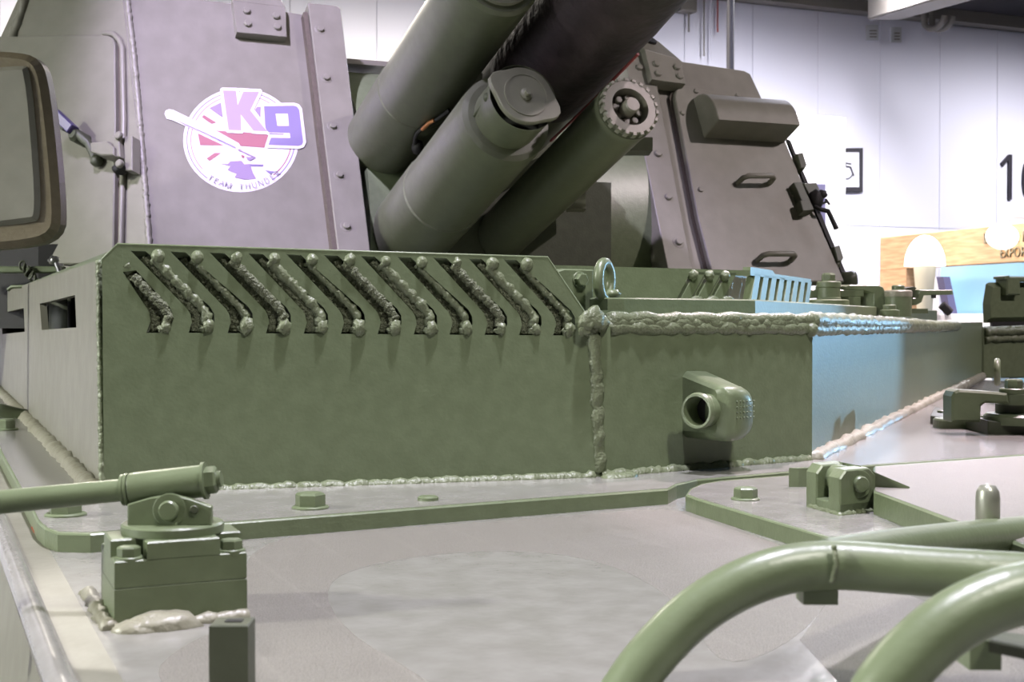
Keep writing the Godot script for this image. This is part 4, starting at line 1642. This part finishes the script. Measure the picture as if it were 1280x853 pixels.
func left_facet(parent: Node3D) -> void:
	var e0 := tur(152, -28)
	var e1 := tur(191, 340)
	var go := Vector3(-0.62, 0, -0.78)
	var n := (e0 - e1).cross(go).normalized()
	if n.dot(EYE - e0) < 0.0:
		n = -n
	var F := func(x, y): return on(x, y, e0 , n)
	var F2 := func(x, y): return on(x, y, e0 + n * 0.016, n)
	var st := mb()
	prism(st, pts([36, -30, 152, -28, 191, 340, -90, 340, -90, 190, -20, 75, 0, 48], F), Vector3(0.25, 0, -0.8))
	var fc := hp("side_facet", st, mats.turret, null)
	tag(fc, "grey angled turret side with a door")
	st = mb()
	prism(st, pts([-90, 47, 118, 43, 134, 44, 140, 47, 143, 54, 144, 150, 141, 330, -90, 330], F2), -n * 0.015, 0.003)
	hp("side_door", st, mats.turret, fc)
	st = mb()
	prism(st, pts([143.5, 47, 150, 54, 152, 150, 149, 330, 142, 330, 145, 150], func(x, y): return on(x, y, e0 + n * 0.003, n)), -n * 0.002)
	hp("door_gap", st, mats.seal, fc)
	st = mb()
	tube(st, pts([130, 42, 142, 43, 149, 50, 153, 60, 155, 150, 151, 330], func(x, y): return on(x, y, e0 + n * 0.006, n)), 0.008, 10)
	hp("rain_gutter", st, mats.turret, fc)
	st = mb()
	bead(st, pts([38, -20, 26, 20, 14, 52], F), 0.016, 0.5)
	hp("seam_weld", st, mats.turret, fc)
	# latch: purple grip, swivel, bracket over the gap
	var L := func(x, y, o): return on(x, y, e0 + n * o, n)
	st = mb()
	var g0: Vector3 = L.call(68, 141, 0.09)
	var g1: Vector3 = L.call(91, 163, 0.07)
	var gd := (g1 - g0).normalized()
	box(st, (g0 + g1) / 2.0, gd * (g0.distance_to(g1) / 2.0), n * 0.012, gd.cross(n) * 0.0135, 0.003)
	var grip := hp("latch_grip", st, mats.handle_grip, fc)
	tag(grip, "purple latch grip")
	st = mb()
	lathe(st, L.call(95, 166, 0.03), n, [[0.0, 0.0], [0.012, 0.0], [0.012, 0.05], [0.0, 0.052]], 18)
	lathe(st, L.call(110, 178, 0.01), n, [[0.0, 0.0], [0.018, 0.0], [0.018, 0.05], [0.012, 0.06], [0.0, 0.06]], 18)
	tube(st, [L.call(93, 165, 0.06), L.call(110, 179, 0.045), L.call(118, 196, 0.03)], 0.011, 12)
	blob(st, L.call(121, 201, 0.03), Vector3.ONE * 0.017, 0.1)
	hp("latch_swivel", st, mats.shade_olive, fc)
	st = mb()
	prism(st, pts([112, 178, 134, 176, 142, 184, 142, 194, 126, 194, 113, 190], func(x, y): return on(x, y, e0 + n * 0.06, n)), -n * 0.05, 0.003)
	prism(st, pts([140, 170, 148, 169, 150, 196, 143, 196], func(x, y): return on(x, y, e0 + n * 0.05, n)), -n * 0.04, 0.002)
	prism(st, pts([154, 170, 165, 170, 165, 213, 156, 213], func(x, y): return on(x, y, e0 + n * 0.035, n)), -n * 0.03, 0.002)
	hp("latch_bracket", st, mats.turret, fc)
	bolt(fc, L.call(149, 170, 0.05), n, 0.011, "round", mats.turret)
	bolt(fc, L.call(150, 205, 0.05), n, 0.011, "round", mats.turret)
	st = mb()
	blob(st, L.call(151, 212, 0.03), Vector3(0.022, 0.014, 0.02), 0.2)
	hp("latch_roller", st, mats.dark, fc)
	# rounded panel of the mirror at the left edge, on an arm down to the hull
	var d := 2.7
	var into := Vector3(-look.z.x, 0, -look.z.z).normalized()
	st = mb()
	prism(st, pts(cut([-80, 62, 10, 62, 48, 70, 60, 110, 74, 250, 72, 298, 20, 311, -80, 314]), func(x, y): return deep(x, y, d)), into * 0.05, 0.014)
	var mr := hp("mirror_housing", st, mats.rim_brown)
	tag(mr, "rounded olive panel at the left edge")
	st = mb()
	prism(st, pts(cut([-80, 92, 24, 80, 36, 84, 47, 210, 49, 274, 36, 278, -80, 290]), func(x, y): return deep(x, y, d - 0.012)), into * 0.02, 0.009)
	hp("raised_panel", st, mats.turret, mr)
	st = mb()
	var m0 := deep(-40, 312, d + 0.03)
	tube(st, [deep(-40, 200, d + 0.06), m0, Vector3(m0.x + 0.02, 0.05, m0.z - 0.05), Vector3(0.2, 0.01, m0.z - 0.05)], 0.018, 12)
	hp("mirror_arm", st, mats.olive, mr)
	# tie bar with chain and clip under the turret edge
	d = 3.45
	st = mb()
	prism(st, pts([-60, 333, 74, 333, 76, 341, -60, 341], func(x, y): return deep(x, y, d)), into * 0.05, 0.003)
	var bar := hp("tie_bar", st, mats.olive)
	st = mb()
	for k in 9:
		var c := deep(28 + 2.6 * k, 332 + 3.0 * k, d - 0.015)
		var q := []
		var bx := Basis(Vector3(0.3, 1, 0.2).normalized(), 1.3 * k)
		for i in 10:
			var a := TAU * i / 10.0
			q.append(c + bx * (Vector3(cos(a) * 0.007, sin(a) * 0.011, 0)))
		tube(st, q, 0.003, 6, 0.0, true)
	hp("chain", st, mats.shade_olive, bar)
	st = mb()
	blob(st, deep(68, 325, d - 0.03), Vector3(0.012, 0.011, 0.01), 0.4)
	tube(st, [deep(60, 325, d - 0.03), deep(70, 330, d - 0.03), deep(79, 332, d - 0.03)], 0.004, 8)
	tube(st, [deep(70, 328, d - 0.03), deep(77, 345, d - 0.03)], 0.007, 8)
	hp("clip", st, mats.steel, bar)
	st = mb()
	tube(st, [deep(10, 363, 3.0), deep(14, 359, 3.0), deep(36, 358, 3.0)], 0.004, 8)
	hp("grab_loop", st, mats.olive, bar)
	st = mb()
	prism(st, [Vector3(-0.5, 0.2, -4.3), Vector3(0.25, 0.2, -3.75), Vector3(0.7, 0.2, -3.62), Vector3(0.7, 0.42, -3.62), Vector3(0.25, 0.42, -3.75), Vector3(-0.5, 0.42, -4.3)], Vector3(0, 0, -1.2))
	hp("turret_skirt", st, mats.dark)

func right_cheek() -> void:
	var st := mb()
	var deepv := Vector3(0, 0, -2.3)
	prism(st, pts([788, 50, 855, 77, 930, 88, 938, 92, 956, 130, 1064, 352, 850, 352], func(x, y): return tur(x, y)), Vector3(0, 0, -0.06), 0.003)
	var rc := hp("right_cheek", st, mats.turret)
	st = mb()
	prism(st, pts([760, 70, 854, 78, 930, 89, 955, 130, 1062, 352, 830, 352], func(x, y): return tur(x, y, -0.065)), deepv)
	hp("turret_body", st, mats.shade_olive)
	st = mb()
	prism(st, pts([776, 48, 812, 56, 868, 352, 838, 352], func(x, y): return tur(x, y, 0.03)), -TN * 0.085, 0.002)
	var fl := hp("flange_strip", st, mats.turret)
	for r in [[799, 84.5], [822, 192.5], [835, 246.5], [848, 303]]:
		bolt(fl, tur(r[0], r[1], 0.03), TN, 0.0115, "washer_round" if r[1] > 280 else "round", mats.turret)
	# lifting lug with a slotted ear
	st = mb()
	prism(st, pts([806, 62, 851, 75, 857, 105, 815, 99], func(x, y): return tur(x, y, 0.055)), -TN * 0.045, 0.001)
	var lug := hp("lifting_lug", st, mats.turret)
	for r in [[820, 80], [846, 84], [822.5, 92], [849.5, 95.5]]:
		bolt(lug, tur(r[0], r[1], 0.055), TN, 0.012, "round", mats.turret)
	st = mb()
	var l0 := tur(806, 62, 0.055)
	var l1 := tur(851, 75, 0.055)
	var lu := l1 - l0
	var lv := Vector3(-0.02, 0.10, -0.12)
	var ear := [l0, l0 + lv * 0.75, l0 + lu * 0.2 + lv, l0 + lu * 0.55 + lv, l0 + lu * 0.85 + lv * 0.65, l1]
	prism(st, ear, Vector3(0, -0.012, -0.03), 0.003)
	hp("lug_ear", st, mats.turret, lug)
	st = mb()
	var hole := []
	for i in 16:
		var t := TAU * i / 16.0
		hole.append(l0 + lu * (0.42 + 0.24 * cos(t)) + lv * (0.55 + 0.16 * sin(t)) + Vector3(0, 0.006, 0.006))
	prism(st, hole, Vector3(0, -0.008, -0.008))
	hp("ear_slot", st, mats.dark, lug)
	# hatch door, its hood, handles and bolts
	st = mb()
	prism(st, pts([844, 122, 845, 113, 851, 108, 860, 107, 953, 128, 981, 174, 1019, 267, 1056, 352, 893, 352, 872, 270], func(x, y): return tur(x, y, 0.03)), -TN * 0.029, 0.003)
	var door := hp("hatch_door", st, mats.turret)
	tag(door, "turret hatch door with a rounded hood")
	st = mb()
	prism(st, pts([837, 122, 842, 110, 848, 108, 845, 116, 846, 124, 874, 270, 896, 352, 886, 352, 866, 270], func(x, y): return tur(x, y, 0.012)), -TN * 0.011)
	hp("hatch_seal", st, mats.seal, door)
	st = mb()
	prism(st, pts([984, 174, 988, 176, 1062, 352, 1057, 352, 1021, 267], func(x, y): return tur(x, y, 0.012)), -TN * 0.011)
	hp("hatch_gap", st, mats.dark, door)
	st = mb()
	var h0 := tur(866, 124, 0.03)
	var h1 := tur(966, 133, 0.03)
	var hb := tur(873, 172, 0.03)
	var down := (hb - h0)
	down.x = 0
	var reach := 0.10
	var prof := [h0]
	for i in 17:
		var t := PI / 2 * i / 16.0
		prof.append(h0 + TN * reach * sin(t) * 1.0 + down * (1.0 - cos(t)) * 0.8)
	prof.append(h0 + TN * reach + down)
	prof.append(h0 + down)
	var along := h1 - h0
	along.y = 0; along.z = 0
	prism(st, prof, along, 0.003)
	var hood := hp("vent_hood", st, mats.turret, door)
	tag(hood, "quarter-round vent hood")
	for r in [[870, 114.5], [922, 119.5], [853, 141.5], [875.5, 237.5], [993, 245.5]]:
		bolt(door, tur(r[0], r[1], 0.03), TN, 0.0085, "round", mats.turret)
	for r in [[922, 229, 962, 229], [946, 326, 988, 326]]:
		st = mb()
		var a := tur(r[0], r[1], 0.03)
		var b := tur(r[2], r[3], 0.03)
		var path := [a, a + TN * 0.03 + (b - a) * 0.02, a + TN * 0.042 + (b - a) * 0.12, b + TN * 0.042 - (b - a) * 0.12, b + TN * 0.03 - (b - a) * 0.02, b]
		tube(st, path, 0.0085, 12)
		hp("grab_handle", st, mats.turret, door)
	# latch and hinges on the right edge
	st = mb()
	prism(st, pts([992, 228, 1002, 227, 1018, 262, 1008, 264], func(x, y): return tur(x, y, 0.06)), -TN * 0.05, 0.002)
	prism(st, pts([1004, 229, 1021, 228, 1026, 240, 1012, 244], func(x, y): return tur(x, y, 0.05)), -TN * 0.04, 0.002)
	prism(st, pts([1000, 250, 1012, 252, 1014, 263, 1004, 264], func(x, y): return tur(x, y, 0.07)), -TN * 0.03, 0.002)
	var la := hp("hatch_latch", st, mats.shade_olive)
	st = mb()
	blob(st, tur(1020, 249, 0.05), Vector3(0.024, 0.03, 0.02), 0.3)
	blob(st, tur(1028, 243, 0.06), Vector3(0.018, 0.014, 0.015), 0.3)
	hp("latch_knob", st, mats.dark, la)
	st = mb()
	tube(st, [tur(1018, 258, 0.05), tur(1026, 262, 0.06), tur(1035, 264, 0.06), tur(1039, 272, 0.06), tur(1045.5, 286, 0.06)], [0.006, 0.007, 0.008, 0.0075, 0.008], 10)
	tube(st, [tur(1022, 257, 0.05), tur(1034, 252, 0.05)], 0.004, 8)
	tube(st, [tur(1032, 249, 0.05), tur(1037, 256, 0.05)], 0.004, 8)
	hp("latch_lever", st, mats.dark, la)
	st = mb()
	for r in [[996, 192], [1042, 308]]:
		st = mb()
		prism(st, pts([r[0], r[1], r[0] + 8, r[1] - 2, r[0] + 13, r[1] + 14, r[0] + 10, r[1] + 19, r[0] + 5, r[1] + 18], func(x, y): return tur(x, y, 0.04)), -TN * 0.04, 0.003)
		hp("hatch_hinge", st, mats.shade_olive, la)
	st = mb()
	blob(st, tur(1046, 331, 0.02), Vector3.ONE * 0.012, 0.2)
	hp("hatch_stop", st, mats.shade_olive, la)
	st = mb()
	blob(st, tur(1061, 350, 0.02), Vector3.ONE * 0.03, 0.3)
	hp("hatch_stop", st, mats.shade_olive, la)

# -------------------------------------------------------- gun
func gun() -> void:
	var e := deg_to_rad(18.0)
	var g := Vector3(0, sin(e), cos(e))
	var xl := tur(462, 200).x
	var xr := tur(812, 200).x
	# mantlet drum between the cheeks, with a darker cradle inside
	var cy := 0.46
	var cz := -4.08
	var R := 0.52
	var st := mb()
	lathe(st, Vector3(xl - 0.02, cy, cz), Vector3.RIGHT, [[0.0, 0.0], [R, 0.0], [R, 0.155], [R - 0.014, 0.165], [R - 0.03, 0.165], [R - 0.03, xr - xl - 0.2], [R, xr - xl - 0.2], [R, xr - xl + 0.02], [0.0, xr - xl + 0.02]], 72)
	var dr := hp("mantlet_drum", st, mats.olive)
	tag(dr, "smooth rounded mantlet between the turret cheeks")
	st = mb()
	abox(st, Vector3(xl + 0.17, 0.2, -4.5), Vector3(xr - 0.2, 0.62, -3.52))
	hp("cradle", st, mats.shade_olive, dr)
	st = mb()
	abox(st, Vector3(xl - 0.1, 0.99, -4.3), Vector3(xl + 0.3, 1.005, -3.95))
	hp("roof_lip", st, mats.turret, dr)
	st = mb()
	var s0 := atz(497, 132, -3.62)
	prism(st, [atz(495, 130, -3.60), atz(503, 130, -3.60), atz(510, 150, -3.59), atz(511, 188, -3.58), atz(500, 190, -3.58)], Vector3(0, 0, -0.08), 0.002)
	var strip := hp("bolt_strip", st, mats.turret)
	for r in [[498, 146], [501, 166], [505, 186]]:
		bolt(strip, atz(r[0], r[1], -3.575), Vector3(0, 0.2, 1).normalized(), 0.0065, "round", mats.dark)
	# lower-left recuperator tube with capped neck
	var axis_end := func(from: Vector3, px: float) -> float:     # length along g until the axis meets image column px
		var t := 0.0
		while t < 3.0:
			var v := look.inverse() * (from + g * t - EYE)
			if 640.0 + FOCAL * v.x / -v.z >= px:
				return t
			t += 0.002
		return t
	var a0 := atz(553, 243, -3.32)
	var la: float = axis_end.call(a0, 632)
	var ra := 0.109
	st = mb()
	lathe(st, a0, g, [[0.0, -0.5], [ra * 1.03, -0.5], [ra * 1.03, 0.015], [ra, 0.02], [ra, la - 0.03], [ra * 0.98, la], [ra * 0.86, la + 0.004], [ra * 0.72, la + 0.005], [0.0, la + 0.005]], 48)
	var ta := hp("recuperator_tube", st, mats.gun_olive)
	tag(ta, "thick green tube with a bolted end cap")
	var na := a0 + g * la
	var ln: float = axis_end.call(na, 657)
	st = mb()
	lathe(st, na, g, [[ra * 0.72, 0.0], [ra * 0.72, ln - 0.016], [ra * 0.74, ln - 0.014]], 40)
	hp("neck", st, mats.gun_olive, ta)
	st = mb()
	var ce := na + g * (ln - 0.014)
	var f := frame_of(g)
	var ex := (look.x - g * look.x.dot(g)).normalized()
	var ey := g.cross(ex)
	var ears := []
	for i in 40:
		var t := TAU * i / 40.0
		var r := 0.068
		r += 0.022 * pow(absf(cos(t + 0.35)), 14.0)
		ears.append(ce + g * 0.014 + (ex * cos(t) + ey * sin(t)) * r)
	prism(st, ears, -g * 0.014, 0.002)
	var cap := hp("end_cap", st, mats.turret, ta)
	st = mb()
	lathe(st, ce + g * 0.014, g, [[0.052, 0.0], [0.052, 0.003], [0.048, 0.003], [0.048, 0.0015], [0.014, 0.0015], [0.014, 0.006], [0.007, 0.008], [0.007, 0.018], [0.0, 0.018]], 36)
	hp("cap_plug", st, mats.turret, ta)
	st = mb()
	tube(st, [ce - g * 0.005 - look.x * 0.078, ce - g * 0.05 - look.x * 0.08 - Vector3.UP * 0.02, ce - g * 0.075 - look.x * 0.05 - Vector3.UP * 0.06], 0.005, 8)
	tube(st, [ce - g * 0.02 - look.x * 0.078, ce - g * 0.07 - look.x * 0.085 - Vector3.UP * 0.01, ce - g * 0.095 - look.x * 0.055 - Vector3.UP * 0.055], 0.005, 8)
	blob(st, ce - look.x * 0.08, Vector3.ONE * 0.011, 0.2)
	hp("wire_clip", st, mats.shade_olive, ta)
	# upper-left tube
	var b0 := atz(519, 118, -3.36)
	var lb: float = axis_end.call(b0, 622)
	var rb := 0.103
	st = mb()
	lathe(st, b0, g, [[0.0, -0.5], [rb * 1.02, -0.5], [rb * 1.02, 0.01], [rb, 0.014], [rb, lb - 0.01], [rb * 0.94, lb], [0.0, lb]], 48)
	var tb := hp("recoil_brake_tube", st, mats.gun_olive)
	st = mb()
	lathe(st, b0 + g * lb, g, [[rb * 0.8, -0.002], [rb * 0.8, 0.012], [rb * 0.7, 0.014], [0.0, 0.014]], 36)
	hp("end_cap", st, mats.turret, tb)
	for k in 8:
		var t := TAU * k / 8.0
		bolt(tb, b0 + g * (lb + 0.014) + (f.x * cos(t) + f.z * sin(t)) * rb * 0.6, g, 0.008, "round", mats.turret)
	# lower-right tube with a toothed ring nut
	var c0 := atz(668, 253, -3.30)
	var lc: float = axis_end.call(c0, 786)
	var rcy := 0.072
	st = mb()
	lathe(st, c0, g, [[0.0, -0.5], [rcy, -0.5], [rcy, lc - 0.03], [rcy * 1.02, lc - 0.028], [rcy * 1.02, lc - 0.012], [rcy * 0.9, lc - 0.008], [rcy * 0.9, lc - 0.04], [0.0, lc - 0.04]], 48)
	var tc := hp("recoil_brake_tube", st, mats.gun_olive)
	st = mb()
	lathe(st, c0 + g * (lc - 0.008), g, [[rcy * 0.93, 0.0], [rcy * 0.93, 0.012], [rcy * 0.9, 0.016], [rcy * 0.64, 0.016], [rcy * 0.62, 0.0], [rcy * 0.58, -0.014], [0.0, -0.014]], 44)
	hp("ring_nut", st, mats.turret, tc)
	for k in 22:
		var t := TAU * k / 22.0
		var dir := f.x * cos(t) + f.z * sin(t)
		var tan := g.cross(dir)
		st = mb()
		box(st, c0 + g * (lc + 0.001) + dir * rcy * 0.95, dir * rcy * 0.055, g * 0.0085, tan * rcy * 0.07, 0.001)
		hp("ring_tooth", st, mats.turret, tc)
	for k in 8:
		var t := TAU * k / 8.0 + 0.2
		bolt(tc, c0 + g * (lc - 0.014) + (f.x * cos(t) + f.z * sin(t)) * rcy * 0.42, g, 0.0085, "round", mats.turret)
	st = mb()
	lathe(st, c0 + g * (lc - 0.02), g, [[0.0, 0.0], [rcy * 0.26, 0.0], [rcy * 0.26, 0.038], [rcy * 0.22, 0.042], [0.0, 0.042]], 24)
	hp("rod_end", st, mats.turret, tc)
	# barrel root, sleeve wrapped in dark canvas
	var d0 := atz(657, 113, -3.25)
	var rbl := 0.128
	st = mb()
	lathe(st, d0, g, [[0.0, -0.6], [0.15, -0.6], [0.15, -0.12], [0.138, -0.115], [0.138, 0.16], [0.134, 0.17], [0.1, 0.17]], 56)
	var bt := hp("barrel_root", st, mats.gun_olive)
	st = mb()
	var q := []
	var rr := []
	for k in 90:
		var t := 0.1 + 0.04 * k
		q.append(d0 + g * t)
		rr.append(0.146 + 0.003 * rough_noise.get_noise_1d(k * 0.25) + (0.0 if k > 0 else -0.006))
	tube(st, q, rr, 56, 0.02)
	var brl := hp("gun_barrel", st, mats.canvas)
	tag(brl, "dark wrapped gun barrel rising to the upper right")
	st = mb()
	tube(st, [d0 + g * 0.05 + Vector3(0.05, -0.15, 0), d0 + g * 0.3 + Vector3(0.06, -0.152, 0), d0 + g * 0.52 + Vector3(0.065, -0.15, 0)], 0.0035, 8)
	hp("hydraulic_pipe", st, mats.hose_red)
	# bracket box, copper line and hose between the tubes
	st = mb()
	var bc := atz(574, 116, -3.2)
	box(st, bc, look.x * 0.035, (g * 0.4 + Vector3.UP).normalized() * 0.025, g * 0.06, 0.004)
	var bb := hp("sensor_box", st, mats.turret)
	st = mb()
	tube(st, [atz(528, 162, -3.3), atz(536, 154, -3.27), atz(543, 150, -3.25)], 0.0055, 8)
	hp("copper_line", st, mats.copper, bb)
	st = mb()
	tube(st, smooth_path([atz(520, 184, -3.36), atz(519, 172, -3.34), atz(526, 162, -3.31), atz(545, 150, -3.25), atz(562, 138, -3.2)], 5), 0.0055, 8)
	blob(st, atz(522, 184, -3.36), Vector3(0.016, 0.02, 0.016), 0.2)
	hp("cable", st, mats.dark, bb)
	# dark brackets under the right tube
	st = mb()
	box(st, atz(797, 183, -3.2), look.x * 0.035, Vector3.UP * 0.018, look.z * 0.05, 0.002)
	hp("tube_bracket", st, mats.shade_olive, tc)
	st = mb()
	box(st, atz(720, 252, -3.42), look.x * 0.025, Vector3.UP * 0.025, look.z * 0.05, 0.004)
	hp("tube_bracket", st, mats.turret, tc)
